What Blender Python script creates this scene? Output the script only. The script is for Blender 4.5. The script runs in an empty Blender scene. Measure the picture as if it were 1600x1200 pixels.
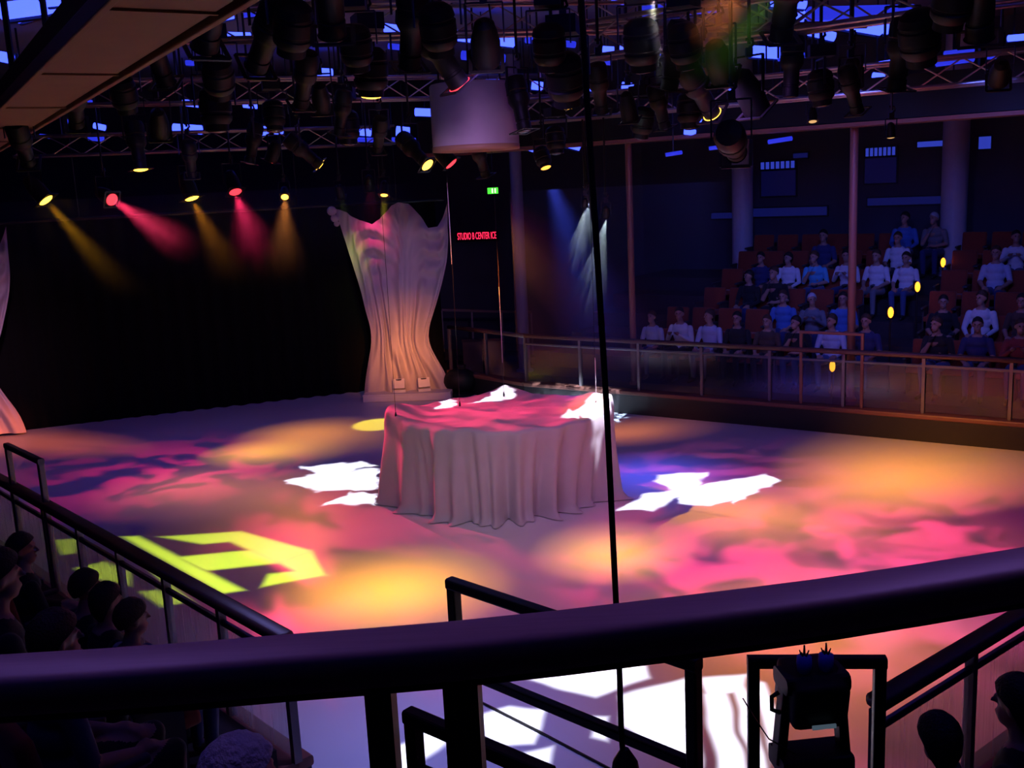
import bpy, bmesh, math, random
import numpy as np
from mathutils import Vector, Matrix, Quaternion, noise

random.seed(7)
SC = bpy.context.scene
COL = SC.collection

# ------------------------------------------------------------------ camera
FPX, PITCH, ROLL, CAMZ = 1600.0, 11.0, -2.8, 4.3
_p, _r = math.radians(PITCH), math.radians(ROLL)
cF = np.array([0, math.cos(_p), -math.sin(_p)])
_R0 = np.array([1.0, 0, 0]); _U0 = np.cross(_R0, cF)
cR = math.cos(_r)*_R0 + math.sin(_r)*_U0
cU = -math.sin(_r)*_R0 + math.cos(_r)*_U0
cO = np.array([0, 0, CAMZ])
cam_d = bpy.data.cameras.new('camera'); cam = bpy.data.objects.new('camera', cam_d); COL.objects.link(cam)
cam_d.sensor_width = 36; cam_d.lens = 36*FPX/1600; cam_d.clip_start = 0.05; cam_d.clip_end = 200
M = Matrix.Identity(4)
for i in range(3):
    M[i][0], M[i][1], M[i][2], M[i][3] = cR[i], cU[i], -cF[i], cO[i]
cam.matrix_world = M
SC.camera = cam

# ------------------------------------------------------------------ world, view, exposure
W = bpy.data.worlds.new('world'); SC.world = W; W.use_nodes = True
W.node_tree.nodes['Background'].inputs[0].default_value = (0.02, 0.02, 0.1, 1)
W.node_tree.nodes['Background'].inputs[1].default_value = 0.02
vs = SC.view_settings
vs.view_transform = 'Standard'; vs.look = 'None'; vs.exposure = 0.0; vs.gamma = 1.0; vs.use_curve_mapping = False
cy = SC.cycles
cy.use_denoising = True
cy.max_bounces = 6; cy.diffuse_bounces = 2; cy.glossy_bounces = 3; cy.transmission_bounces = 4
cy.transparent_max_bounces = 16; cy.volume_bounces = 0
cy.sample_clamp_indirect = 2.0
cy.caustics_reflective = False; cy.caustics_refractive = False
cy.use_light_tree = True

# ------------------------------------------------------------------ pixel helpers
def ray(x, y):
    return cF + (x-800)/FPX*cR - (y-600)/FPX*cU
def onz(x, y, z=0.0):
    d = ray(x, y); t = (z-CAMZ)/d[2]; return Vector(cO + t*d)
def onY(x, y, Y):
    d = ray(x, y); return Vector(cO + Y/d[1]*d)
def online(x, y, P, n):
    """meet the vertical plane through P (xy) with normal n (xy)"""
    d = ray(x, y); t = (P[0]*n[0]+P[1]*n[1])/(d[0]*n[0]+d[1]*n[1]); return Vector(cO + t*d)

# ------------------------------------------------------------------ materials
def mat(name, col, rough=0.6, metal=0.0, spec=0.5, noise_amt=0.0, nscale=8.0, bump=0.0, bscale=40.0, sheen=0.0, stretch=None):
    m = bpy.data.materials.new(name); m.use_nodes = True
    nt = m.node_tree; b = nt.nodes['Principled BSDF']
    b.inputs['Base Color'].default_value = (*col, 1); b.inputs['Roughness'].default_value = rough
    b.inputs['Metallic'].default_value = metal; b.inputs['Specular IOR Level'].default_value = spec
    if sheen: b.inputs['Sheen Weight'].default_value = sheen
    tc = nt.nodes.new('ShaderNodeTexCoord'); vec = tc.outputs['Object']
    if stretch:
        mp = nt.nodes.new('ShaderNodeMapping'); mp.inputs['Scale'].default_value = stretch
        nt.links.new(vec, mp.inputs[0]); vec = mp.outputs[0]
    n = nt.nodes.new('ShaderNodeTexNoise'); n.inputs['Scale'].default_value = nscale; n.inputs['Detail'].default_value = 4
    nt.links.new(vec, n.inputs['Vector'])
    mx = nt.nodes.new('ShaderNodeMix'); mx.data_type = 'RGBA'; a = noise_amt or 0.08
    mx.inputs[6].default_value = (*[c*(1-a) for c in col], 1); mx.inputs[7].default_value = (*[min(1, c*(1+a)) for c in col], 1)
    nt.links.new(n.outputs['Fac'], mx.inputs[0]); nt.links.new(mx.outputs[2], b.inputs['Base Color'])
    if bump:
        n2 = nt.nodes.new('ShaderNodeTexNoise'); n2.inputs['Scale'].default_value = bscale; nt.links.new(vec, n2.inputs['Vector'])
        bp = nt.nodes.new('ShaderNodeBump'); bp.inputs['Strength'].default_value = bump; bp.inputs['Distance'].default_value = 0.02
        nt.links.new(n2.outputs['Fac'], bp.inputs['Height']); nt.links.new(bp.outputs[0], b.inputs['Normal'])
    return m
def emat(name, col, s, sample=False):
    m = bpy.data.materials.new(name); m.use_nodes = True; nt = m.node_tree
    b = nt.nodes['Principled BSDF']; b.inputs['Base Color'].default_value = (0.02, 0.02, 0.02, 1)
    b.inputs['Emission Color'].default_value = (*col, 1); b.inputs['Emission Strength'].default_value = s
    if not sample: m.cycles.emission_sampling = 'NONE'
    return m
def glassmat(name, tint, haze, gloss=0.08):
    m = bpy.data.materials.new(name); m.use_nodes = True; nt = m.node_tree
    nt.nodes.remove(nt.nodes['Principled BSDF']); out = nt.nodes['Material Output']
    tr = nt.nodes.new('ShaderNodeBsdfTransparent'); tr.inputs[0].default_value = (*tint, 1)
    df = nt.nodes.new('ShaderNodeBsdfTranslucent'); df.inputs[0].default_value = (0.75, 0.75, 0.8, 1)
    gl = nt.nodes.new('ShaderNodeBsdfGlossy'); gl.inputs['Roughness'].default_value = 0.12
    tc = nt.nodes.new('ShaderNodeTexCoord'); wv = nt.nodes.new('ShaderNodeTexNoise'); wv.inputs['Scale'].default_value = 3
    mp = nt.nodes.new('ShaderNodeMapping'); mp.inputs['Scale'].default_value = (14, 14, 0.5)
    nt.links.new(tc.outputs['Object'], mp.inputs[0]); nt.links.new(mp.outputs[0], wv.inputs['Vector'])
    mul = nt.nodes.new('ShaderNodeMath'); mul.operation = 'MULTIPLY'; mul.inputs[1].default_value = haze*2; nt.links.new(wv.outputs['Fac'], mul.inputs[0])
    a = nt.nodes.new('ShaderNodeMixShader'); nt.links.new(mul.outputs[0], a.inputs[0])
    nt.links.new(tr.outputs[0], a.inputs[1]); nt.links.new(df.outputs[0], a.inputs[2])
    c = nt.nodes.new('ShaderNodeMixShader'); c.inputs[0].default_value = gloss
    nt.links.new(a.outputs[0], c.inputs[1]); nt.links.new(gl.outputs[0], c.inputs[2]); nt.links.new(c.outputs[0], out.inputs[0])
    return m

MT = dict(
    varnish=mat('handrail_varnish', (0.24, 0.13, 0.14), 0.5, spec=0.5, noise_amt=0.25, nscale=5, stretch=(2, 30, 30)),
    ice=mat('ice', (0.74, 0.74, 0.78), 0.3, spec=0.12, noise_amt=0.06, nscale=0.8, bump=0.05, bscale=6),
    black=mat('black_paint', (0.006, 0.006, 0.007), 0.5, spec=0.3),
    darkmetal=mat('dark_metal', (0.03, 0.03, 0.034), 0.4, 0.6),
    velvet=mat('black_velvet', (0.006, 0.006, 0.007), 0.95, spec=0.05, sheen=0.05),
    ceil=mat('ceiling_paint', (0.2, 0.2, 0.26), 0.8),
    wall=mat('wall_panel', (0.05, 0.05, 0.08), 0.7, noise_amt=0.3, nscale=1.5),
    concrete=mat('carpet_dark', (0.04, 0.03, 0.035), 0.9, noise_amt=0.3, nscale=12),
    soffit=mat('soffit_laminate', (0.34, 0.2, 0.1), 0.55, noise_amt=0.12, nscale=3),
    truss=mat('truss_alloy', (0.42, 0.38, 0.38), 0.35, 0.8),
    wood=mat('rail_wood', (0.11, 0.045, 0.035), 0.4, spec=0.7, noise_amt=0.4, nscale=6, stretch=(1, 14, 14)),
    railblue=mat('rail_steel', (0.16, 0.16, 0.2), 0.3, 0.7),
    post=mat('rail_post', (0.22, 0.19, 0.2), 0.35, 0.5),
    dasher=mat('dasher_black', (0.02, 0.016, 0.018), 0.5),
    ledge=mat('dasher_ledge', (0.22, 0.08, 0.06), 0.45),
    drape=mat('drape_cloth', (0.56, 0.51, 0.54), 0.8, noise_amt=0.08, nscale=5, sheen=0.1, bump=0.1, bscale=200),
    seat=mat('seat_fabric', (0.26, 0.04, 0.015), 0.85, noise_amt=0.25, nscale=30, sheen=0.2),
    seatframe=mat('seat_frame', (0.05, 0.05, 0.055), 0.5),
    column=mat('column_paint', (0.5, 0.5, 0.55), 0.5),
    pole=mat('pole_bronze', (0.3, 0.13, 0.09), 0.5, 0.2),
    drum=mat('drum_white', (0.4, 0.36, 0.35), 0.6),
    white=mat('white_plastic', (0.75, 0.74, 0.76), 0.45),
    cable=mat('cable_black', (0.01, 0.01, 0.01), 0.5),
    wire=mat('steel_wire', (0.6, 0.6, 0.65), 0.25, 0.9),
    skin=mat('skin', (0.45, 0.25, 0.18), 0.55),
    hair_d=mat('hair_dark', (0.02, 0.014, 0.01), 0.6, bump=0.5, bscale=90),
    hair_b=mat('hair_brown', (0.08, 0.04, 0.02), 0.6, bump=0.5, bscale=90),
    hair_w=mat('hair_white', (0.6, 0.6, 0.62), 0.6, bump=0.8, bscale=60),
    shoe=mat('shoe', (0.02, 0.02, 0.02), 0.4),
    glass=glassmat('rink_glass', (0.85, 0.87, 0.9), 0.03),
    nearglass=glassmat('rink_glass_ribbed', (0.78, 0.78, 0.8), 0.2, 0.05),
    cove=emat('blue_tube', (0.035, 0.06, 1.0), 4.5, True),
    coved=emat('blue_tube_dim', (0.03, 0.045, 1.0), .7, True),
    panelbox=mat('panel_brown', (0.3, 0.16, 0.1), 0.7),
    bluecup=mat('blue_connector', (0.08, 0.16, 0.9), 0.35),
    lensoff=mat('lens_glass', (0.02, 0.02, 0.03), 0.08, spec=0.8),
    step=emat('step_lamp', (1.0, 0.32, 0.02), 3.0),
)
CLOTH = {}
def cloth(name, c):
    if name not in CLOTH: CLOTH[name] = mat('cloth_'+name, c, 0.85, sheen=0.1, noise_amt=0.15, nscale=15)
    return CLOTH[name]
for _n, _c in dict(white=(0.75, 0.75, 0.78), black=(0.015, 0.015, 0.018), navy=(0.03, 0.04, 0.14), blue=(0.08, 0.2, 0.55), cyan=(0.1, 0.45, 0.7),
                   grey=(0.2, 0.2, 0.22), brown=(0.1, 0.06, 0.04), jeans=(0.06, 0.1, 0.25), pale=(0.5, 0.55, 0.7), red=(0.3, 0.04, 0.04)).items(): cloth(_n, _c)

# ------------------------------------------------------------------ mesh helpers
class MB:
    def __init__(s): s.v = []; s.f = []; s.m = []
    def add(s, vs, fs, mi=0):
        o = len(s.v); s.v += [tuple(v) for v in vs]; s.f += [tuple(i+o for i in f) for f in fs]; s.m += [mi]*len(fs); return s
    def box(s, c, d, R=None, mi=0):
        c = Vector(c); hx, hy, hz = d[0]/2, d[1]/2, d[2]/2
        vs = [Vector((x, y, z)) for z in (-hz, hz) for x, y in ((-hx, -hy), (hx, -hy), (hx, hy), (-hx, hy))]
        if R: vs = [R @ v for v in vs]
        return s.add([v+c for v in vs], [(3, 2, 1, 0), (4, 5, 6, 7), (0, 1, 5, 4), (1, 2, 6, 5), (2, 3, 7, 6), (3, 0, 4, 7)], mi)
    def bar(s, a, b, w, h=None, roll_up=Vector((0, 0, 1)), mi=0, bev=0.0):
        """rectangular bar a->b, w across, h up"""
        a, b = Vector(a), Vector(b); h = h or w; t = (b-a).normalized()
        if abs(t.dot(roll_up)) > 0.95: roll_up = Vector((0, 1, 0))
        sd = t.cross(roll_up).normalized(); up = sd.cross(t)
        if bev:
            k = bev; prof = [(-w/2+k, -h/2), (w/2-k, -h/2), (w/2-k*.3, -h/2+k*.3), (w/2, -h/2+k), (w/2, h/2-k), (w/2-k*.3, h/2-k*.3), (w/2-k, h/2), (-w/2+k, h/2), (-w/2+k*.3, h/2-k*.3), (-w/2, h/2-k), (-w/2, -h/2+k), (-w/2+k*.3, -h/2+k*.3)]
        else: prof = [(-w/2, -h/2), (w/2, -h/2), (w/2, h/2), (-w/2, h/2)]
        n = len(prof); vs = [p + sd*x + up*y for p in (a, b) for x, y in prof]
        fs = [(i, (i+1) % n, n+(i+1) % n, n+i) for i in range(n)] + [tuple(range(n-1, -1, -1)), tuple(range(n, 2*n))]
        return s.add(vs, fs, mi)
    def tube(s, pts, r, n=8, mi=0, cap=True):
        pts = [Vector(p) for p in pts]; rs = r if isinstance(r, (list, tuple)) else [r]*len(pts)
        vs = []; fs = []; prev = None
        for i, p in enumerate(pts):
            t = (pts[min(i+1, len(pts)-1)]-pts[max(i-1, 0)]).normalized()
            if prev is None: prev = Vector((0, 0, 1)) if abs(t.z) < 0.9 else Vector((1, 0, 0))
            sd = t.cross(prev).normalized(); up = sd.cross(t); prev = up
            vs += [p + (sd*math.cos(2*math.pi*k/n) + up*math.sin(2*math.pi*k/n))*rs[i] for k in range(n)]
        for i in range(len(pts)-1):
            fs += [(i*n+k, i*n+(k+1) % n, (i+1)*n+(k+1) % n, (i+1)*n+k) for k in range(n)]
        if cap: fs += [tuple(range(n-1, -1, -1)), tuple(range((len(pts)-1)*n, len(pts)*n))]
        return s.add(vs, fs, mi)
    def lathe(s, prof, n=20, c=(0, 0, 0), mi=0):
        """profile of (r, z) round z"""
        vs = []; fs = []
        for r, z in prof: vs += [(c[0]+r*math.cos(2*math.pi*k/n), c[1]+r*math.sin(2*math.pi*k/n), c[2]+z) for k in range(n)]
        for i in range(len(prof)-1): fs += [(i*n+k, i*n+(k+1) % n, (i+1)*n+(k+1) % n, (i+1)*n+k) for k in range(n)]
        if prof[0][0] > 1e-4: fs.append(tuple(range(n-1, -1, -1)))
        if prof[-1][0] > 1e-4: fs.append(tuple(range((len(prof)-1)*n, len(prof)*n)))
        return s.add(vs, fs, mi)
    def ball(s, c, r, n=10, mi=0):
        r = r if isinstance(r, (tuple, list)) else (r, r, r)
        vs = [(c[0], c[1], c[2]-r[2])]; fs = []
        for i in range(1, n//2+1):
            a = -math.pi/2 + math.pi*i/(n//2+1)
            vs += [(c[0]+r[0]*math.cos(a)*math.cos(2*math.pi*k/n), c[1]+r[1]*math.cos(a)*math.sin(2*math.pi*k/n), c[2]+r[2]*math.sin(a)) for k in range(n)]
        m_ = n//2; vs.append((c[0], c[1], c[2]+r[2])); L = len(vs)-1
        fs += [(0, 1+(k+1) % n, 1+k) for k in range(n)]
        for i in range(m_-1): fs += [(1+i*n+k, 1+i*n+(k+1) % n, 1+(i+1)*n+(k+1) % n, 1+(i+1)*n+k) for k in range(n)]
        fs += [(1+(m_-1)*n+k, 1+(m_-1)*n+(k+1) % n, L) for k in range(n)]
        return s.add(vs, fs, mi)
    def mesh(s, name, mats, smooth=False):
        me = bpy.data.meshes.new(name); me.from_pydata(s.v, [], s.f)
        for m in (mats if isinstance(mats, (list, tuple)) else [mats]): me.materials.append(m)
        if any(s.m): me.polygons.foreach_set('material_index', s.m)
        if smooth: me.polygons.foreach_set('use_smooth', [True]*len(s.f))
        me.update(); return me
    def build(s, name, mats, parent=None, smooth=False, loc=None):
        return link(name, s.mesh(name, mats, smooth), parent, loc)
def link(name, me, parent=None, loc=None):
    o = bpy.data.objects.new(name, me); COL.objects.link(o)
    if parent: o.parent = parent
    if loc is not None: o.location = loc
    return o
def tag(o, label=None, cat=None, group=None, kind=None):
    if label: o['label'] = label
    if cat: o['category'] = cat
    if group: o['group'] = group
    if kind: o['kind'] = kind
    return o
def thing(name, label, cat, loc=(0, 0, 0), rz=0.0, group=None):
    o = bpy.data.objects.new(name, None); COL.objects.link(o); o.empty_display_size = 0.1
    o.location = loc; o.rotation_euler = (0, 0, rz); return tag(o, label, cat, group)
def copy_tree(o, parent=None):
    c = o.copy(); COL.objects.link(c)
    if parent: c.parent = parent
    for ch in list(o.children): copy_tree(ch, c)
    return c
def struct(o): o['kind'] = 'structure'; return o
def autosmooth(o, ang=40):
    o.data.polygons.foreach_set('use_smooth', [True]*len(o.data.polygons))
    bm = bmesh.new(); bm.from_mesh(o.data)
    for e in bm.edges:
        if len(e.link_faces) == 2 and e.calc_face_angle(0) > math.radians(ang): e.smooth = False
    bm.to_mesh(o.data); bm.free()

# ------------------------------------------------------------------ lights with gobos
class NB:
    """small node builder for a lamp's gobo"""
    def __init__(s, tree): s.t = tree
    def m(s, op, a, b=None, clamp=False):
        n = s.t.nodes.new('ShaderNodeMath'); n.operation = op; n.use_clamp = clamp
        for i, q in enumerate((a, b)):
            if q is None: continue
            if isinstance(q, (int, float)): n.inputs[i].default_value = q
            else: s.t.links.new(q, n.inputs[i])
        return n.outputs[0]
    def sstep(s, x, e0, e1):
        n = s.t.nodes.new('ShaderNodeMapRange'); n.interpolation_type = 'SMOOTHSTEP'
        s.t.links.new(x, n.inputs[0]); n.inputs[1].default_value = e0; n.inputs[2].default_value = e1
        return n.outputs[0]
def spot(name, pos, target, power, col, ang, blend=1.0, rad=0.04, parent=None):
    d = bpy.data.lights.new(name, 'SPOT'); d.energy = power; d.color = col; d.spot_size = math.radians(ang); d.spot_blend = blend
    d.shadow_soft_size = rad
    o = bpy.data.objects.new(name, d); COL.objects.link(o); pos = Vector(pos)
    if target is not None: o.rotation_mode = 'QUATERNION'; o.rotation_quaternion = (Vector(target)-pos).to_track_quat('-Z', 'Y')
    o.location = pos
    if parent: o.location = pos-parent.location; o.parent = parent
    return o
def gobo_uv(o):
    d = o.data; d.use_nodes = True; t = d.node_tree; nb = NB(t)
    em = t.nodes['Emission']
    tc = t.nodes.new('ShaderNodeTexCoord'); sx = t.nodes.new('ShaderNodeSeparateXYZ'); t.links.new(tc.outputs['Normal'], sx.inputs[0])
    az = nb.m('ABSOLUTE', sx.outputs[2])
    return nb, em, nb.m('DIVIDE', sx.outputs[0], az), nb.m('DIVIDE', sx.outputs[1], az)
def gobo_polys(o, polys, soft=0.01, warp=0.0, wscale=30):
    """polys in tangent coordinates of a lamp pointing straight down; each convex"""
    nb, em, u, v = gobo_uv(o); tot = None
    if warp:
        t = o.data.node_tree; cx = t.nodes.new('ShaderNodeCombineXYZ'); t.links.new(u, cx.inputs[0]); t.links.new(v, cx.inputs[1])
        n = t.nodes.new('ShaderNodeTexNoise'); n.inputs['Scale'].default_value = wscale; n.inputs['Detail'].default_value = 1; t.links.new(cx.outputs[0], n.inputs['Vector'])
        sx = t.nodes.new('ShaderNodeSeparateColor'); t.links.new(n.outputs['Color'], sx.inputs[0])
        u, v = [nb.m('ADD', q, nb.m('MULTIPLY', nb.m('SUBTRACT', sx.outputs[i], .5), warp)) for i, q in enumerate((u, v))]
    for P in polys:
        A = sum(P[i][0]*P[(i+1) % len(P)][1]-P[(i+1) % len(P)][0]*P[i][1] for i in range(len(P)))
        if A < 0: P = P[::-1]
        dm = None
        for i in range(len(P)):
            (x0, y0), (x1, y1) = P[i], P[(i+1) % len(P)]; L = math.hypot(x1-x0, y1-y0)
            if L < 1e-6: continue
            nx, ny = -(y1-y0)/L, (x1-x0)/L
            e = nb.m('ADD', nb.m('ADD', nb.m('MULTIPLY', u, nx), nb.m('MULTIPLY', v, ny)), -(x0*nx+y0*ny))
            dm = e if dm is None else nb.m('MINIMUM', dm, e)
        tot = dm if tot is None else nb.m('MAXIMUM', tot, dm)
    o.data.node_tree.links.new(nb.sstep(tot, -soft, soft), em.inputs['Strength'])
def gobo_gauss(o, sig):
    nb, em, u, v = gobo_uv(o); r2 = nb.m('ADD', nb.m('MULTIPLY', u, u), nb.m('MULTIPLY', v, v))
    o.data.node_tree.links.new(nb.m('EXPONENT', nb.m('MULTIPLY', r2, -.5/sig**2)), em.inputs['Strength']); o['sig'] = sig
def gobo_noise(o, scale, lo, hi, seed=0.0, polys_c=None, stretch=(1, 1)):
    nb, em, u, v = gobo_uv(o); t = o.data.node_tree
    cx = t.nodes.new('ShaderNodeCombineXYZ'); t.links.new(nb.m('MULTIPLY', u, stretch[0]), cx.inputs[0]); t.links.new(nb.m('MULTIPLY', v, stretch[1]), cx.inputs[1]); cx.inputs[2].default_value = seed
    n = t.nodes.new('ShaderNodeTexNoise'); n.inputs['Scale'].default_value = scale; n.inputs['Detail'].default_value = 3; n.inputs['Distortion'].default_value = 0.6
    t.links.new(cx.outputs[0], n.inputs['Vector'])
    st = nb.sstep(n.outputs['Fac'], lo, hi)
    if 'sig' in o:
        for k in list(t.links):
            if k.to_node == em: t.links.remove(k)
        r2 = nb.m('ADD', nb.m('MULTIPLY', u, u), nb.m('MULTIPLY', v, v)); st = nb.m('MULTIPLY', st, nb.m('EXPONENT', nb.m('MULTIPLY', r2, -.5/o['sig']**2)))
    t.links.new(st, em.inputs['Strength'])

# ================================================================== THE SETTING
def poly_prism(name, pts, z0, z1, m, parent=None):
    n = len(pts); mb = MB()
    mb.add([(p[0], p[1], z0) for p in pts]+[(p[0], p[1], z1) for p in pts],
           [tuple(range(n-1, -1, -1)), tuple(range(n, 2*n))]+[(i, (i+1) % n, n+(i+1) % n, n+i) for i in range(n)])
    return mb.build(name, m, parent)
def V2(x, y): return Vector((x, y, 0))
LA, LB = V2(-1.62, 6.5), V2(-9.9, 15.6)            # near left boards
RA, RB = V2(1.95, 5.27), V2(9.4, 11.05)            # near right boards
QA, QB = V2(0.3, 20.05), V2(10.6, 12.95)           # far right boards
tL = (LB-LA).normalized(); nL = Vector((tL.y, -tL.x, 0)); nL = nL if nL.x < 0 else -nL
tR = (RB-RA).normalized(); nR = Vector((tR.y, -tR.x, 0)); nR = nR if nR.y < 0 else -nR
tQ = (QB-QA).normalized(); nQ = Vector((-tQ.y, tQ.x, 0)); nQ = nQ if nQ.y > 0 else -nQ
ice_pts = [(-1.62, 6.5), (-0.8, 5.2), (0.4, 4.4), (1.3, 4.75), (1.95, 5.27), (9.4, 11.05), (10.6, 12.0), (10.6, 12.95), (2.97, 18.2), (0.3, 20.05), (-0.9, 21.4), (-1.8, 22.3), (-3.0, 22.4),
           (-10.2, 19.6), (-11.2, 18.6), (-10.9, 16.6), (-9.9, 15.6)]
struct(poly_prism('floor', ice_pts, -0.1, 0.0, MT['ice']))
struct(poly_prism('floor_concourse', [(-26, -8), (24, -8), (24, 32), (-26, 32)], -0.4, -0.12, MT['concrete']))
struct(poly_prism('ceiling', [(-26, -8), (24, -8), (24, 32), (-26, 32)], 7.2, 7.4, MT['ceil']))
def wall(name, a, b, z0=-0.15, z1=7.2, th=0.2, m='wall'):
    a, b = Vector((*a, 0)), Vector((*b, 0)); t = (b-a).normalized(); n = Vector((-t.y, t.x, 0))*th
    return struct(poly_prism(name, [a, b, b+n, a+n], z0, z1, MT[m]))
WC = QA + nQ*7.2 - tQ*1.0
WE = QA + nQ*7.2 + tQ*17
wall('wall_back', (-20, 24.5), (-3.0, 28.2)); wall('wall_corner', (-3.0, 28.2), WC.to_2d()); wall('wall_right', WC.to_2d(), WE.to_2d())
wall('wall_left', (-20, -6), (-20, 24.5)); wall('wall_rear', (20, -6), (-20, -6)); wall('wall_side', (19.5, 12), (20, -6))

# tiers of the stands
NROW = 6
Q_OFF = [1.15+0.95*k for k in range(NROW)]; Q_Z = [0.5+0.3*k for k in range(NROW)]
for k in range(NROW):
    a, b = QA+nQ*(Q_OFF[k]-0.75)-tQ*0.3, QB+nQ*(Q_OFF[k]-0.75)+tQ*2
    e = nQ*(0.95 if k < NROW-1 else 2.2)
    struct(poly_prism('floor_tier', [a, b, b+e, a+e], -0.12, Q_Z[k], MT['concrete']))
L_OFF = [0.95+0.85*k for k in range(6)]; L_Z = [0.72+0.5*k for k in range(6)]
for k in range(6):
    a, b = LA+nL*(L_OFF[k]-0.7)-tL*(0.2+0.2*k), LB+nL*(L_OFF[k]-0.7); e = nL*0.85
    struct(poly_prism('floor_tier', [a, b, b+e, a+e], -0.12, L_Z[k], MT['concrete']))
for k in range(4):
    a, b = RA+nR*(L_OFF[k]-0.7)+tR*(0.2+.3*k), RB+nR*(L_OFF[k]-0.7); e = nR*0.85
    struct(poly_prism('floor_tier', [a, b, b+e, a+e], -0.12, L_Z[k], MT['concrete']))
# the balcony the picture was taken from
struct(poly_prism('floor_balcony', [(-7, -5.8), (7, -5.8), (7, 1.12), (-7, 1.36)], 2.85, 3.05, MT['concrete']))

# ------------------------------------------------------------------ rink boards
def boards(label, a, b, post_gap, glass, skip=(), lower_bar=True, z_top=1.36, base=True, rail_w=0.1):
    a, b = Vector(a), Vector(b); L = (b-a).length; t = (b-a).normalized(); n = Vector((-t.y, t.x, 0))
    r = thing('rink_board', label, 'rink board', a)
    N = max(1, round(L/post_gap)); g = L/N; loc = lambda s, z: t*s+Vector((0, 0, z))
    if base:
        MB().bar(loc(0, 0.18), loc(L, 0.18), 0.22, 0.36).build('kick_board', MT['dasher'], r)
        MB().bar(loc(0, 0.4), loc(L, 0.4), 0.26, 0.08, bev=0.02).build('ledge', MT['ledge'], r)
    gm = MB().box((0, 0, 0), (g-0.08, 0.012, 0.72)).mesh('glass_panel', MT[glass])
    pm = MB().box((0, 0, 0), (0.05, 0.06, 0.88)).mesh('post', MT['post'])
    rz = math.atan2(t.y, t.x)
    for i in range(N+1):
        o = link('post', pm, r, loc(i*g, 0.88)); o.rotation_euler = (0, 0, rz)
        if i < N:
            o = link('glass_panel', gm, r, loc((i+.5)*g, 0.82)); o.rotation_euler = (0, 0, rz)
    if lower_bar: MB().bar(loc(0, z_top-0.16), loc(L, z_top-0.16), 0.04, 0.045, bev=0.01).build('lower_rail', MT['railblue'], r)
    MB().bar(loc(0, z_top), loc(L, z_top), rail_w, 0.08, bev=0.025).build('top_rail', MT['wood'], r, smooth=True)
    return r
boards('glazed rink board with brown top rail along the far seating', QA, QB, 1.2, 'glass')
boards('glazed rink board turning the far corner beside the pale curtain', V2(-1.3, 21.9), QA, 1.2, 'glass', lower_bar=False)
boards('ribbed glass rink board with brown handrail in front of the nearest seated heads', LA, LB, 0.95, 'nearglass', rail_w=0.13)
boards('ribbed glass rink board with brown handrail beside the stage light on its stand', RA, RB, 1.0, 'nearglass', rail_w=0.13)

def hoop(label, a, b, z0, z1, m='railblue', w=0.06, midbar=None):
    a, b = Vector(a), Vector(b); r = thing('gate_frame', label, 'gate frame', (a.x, a.y, z0)); h = z1-z0; d = Vector((b.x-a.x, b.y-a.y, 0))
    for p in (Vector((0, 0, 0)), d): MB().bar(p, p+Vector((0, 0, h)), w, w, roll_up=Vector((d.x, d.y, 0)).normalized(), bev=0.01).build('upright', MT[m], r)
    t = d.normalized()
    MB().bar(Vector((0, 0, h))-t*w*.5, d+Vector((0, 0, h))+t*w*.5, w*1.1, w, bev=0.015).build('top_bar', MT[m], r)
    if midbar: MB().bar(Vector((0, 0, h-midbar)), d+Vector((0, 0, h-midbar)), w*.9, w*.9, bev=0.012).build('middle_bar', MT[m], r)
    return r
h1, h2 = online(1252, 520, QA, nQ), online(1348, 522, QA, nQ)
hoop('thin bronze gate frame standing above the far rink rail', h1, h2, 0.44, 1.66, 'pole', 0.05)
h1, h2 = online(12, 700, LA, nL), online(62, 717, LA, nL)
hoop('small steel gate frame above the left hand rink rail by the curtain hem', h1, h2, 0.44, 0.5*(h1.z+h2.z), 'post', 0.06)
ga, gb = onz(708, 912, 1.65), onz(1083, 1037, 1.65)
hoop('long black barrier frame with a middle bar at the rink entrance', ga, gb, 0.0, 1.65, 'black', 0.075, 0.62)
pa, pb = onz(645, 1120, 1.65), onz(850, 1208, 1.65)
hoop('short black barrier frame on the near side of the rink entrance', pa, pb, 0.0, 1.65, 'black', 0.075, 0.3)
fa, fb = onz(1177, 1034, 1.65), onz(1375, 1034, 1.65)
hoop('square black gate frame behind the stage light on its stand', fa, fb, 0.0, 1.65, 'black', 0.065)

# soffit strip overhead at the left and bulkhead edge over the far seating
E1a, E1b = onz(400, -6, 5.25), onz(-40, 259, 5.25)
E2a, E2b = onz(170, -8, 5.25), onz(-30, 149, 5.25)
dirE = (E1b-E1a).normalized()
S0 = E1a-dirE*5; S1 = E1b
wE = 0.62; nE = Vector((dirE.y, -dirE.x, 0)); nE = nE if nE.x < 0 else -nE
sf = thing('ceiling_bulkhead', 'long brown panelled bulkhead crossing overhead beside the balcony', 'bulkhead', (S0.x, S0.y, 5.25))
Ls = (S1-S0).length; pl = lambda s, o, z: dirE*s+nE*o+Vector((0, 0, z))
rzE = math.atan2(dirE.y, dirE.x)
NP = 9; gp = Ls/NP
pmE = MB().box((0, 0, 0), (gp-0.035, wE-0.09, 0.05)).mesh('panel', MT['soffit'])
for i in range(NP):
    o = link('panel', pmE, sf, pl((i+.5)*gp, wE/2, 0.04)); o.rotation_euler = (0, 0, rzE)
    MB().bar(pl((i+1)*gp, 0.03, 0.025), pl((i+1)*gp, wE-0.03, 0.025), 0.03, 0.05).build('cross_rib', MT['soffit'], sf)
for o_ in (0.0, wE): MB().bar(pl(0, o_, 0.03), pl(Ls, o_, 0.03), 0.05, 0.1, bev=0.01).build('edge_trim', MT['soffit'], sf)
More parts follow.
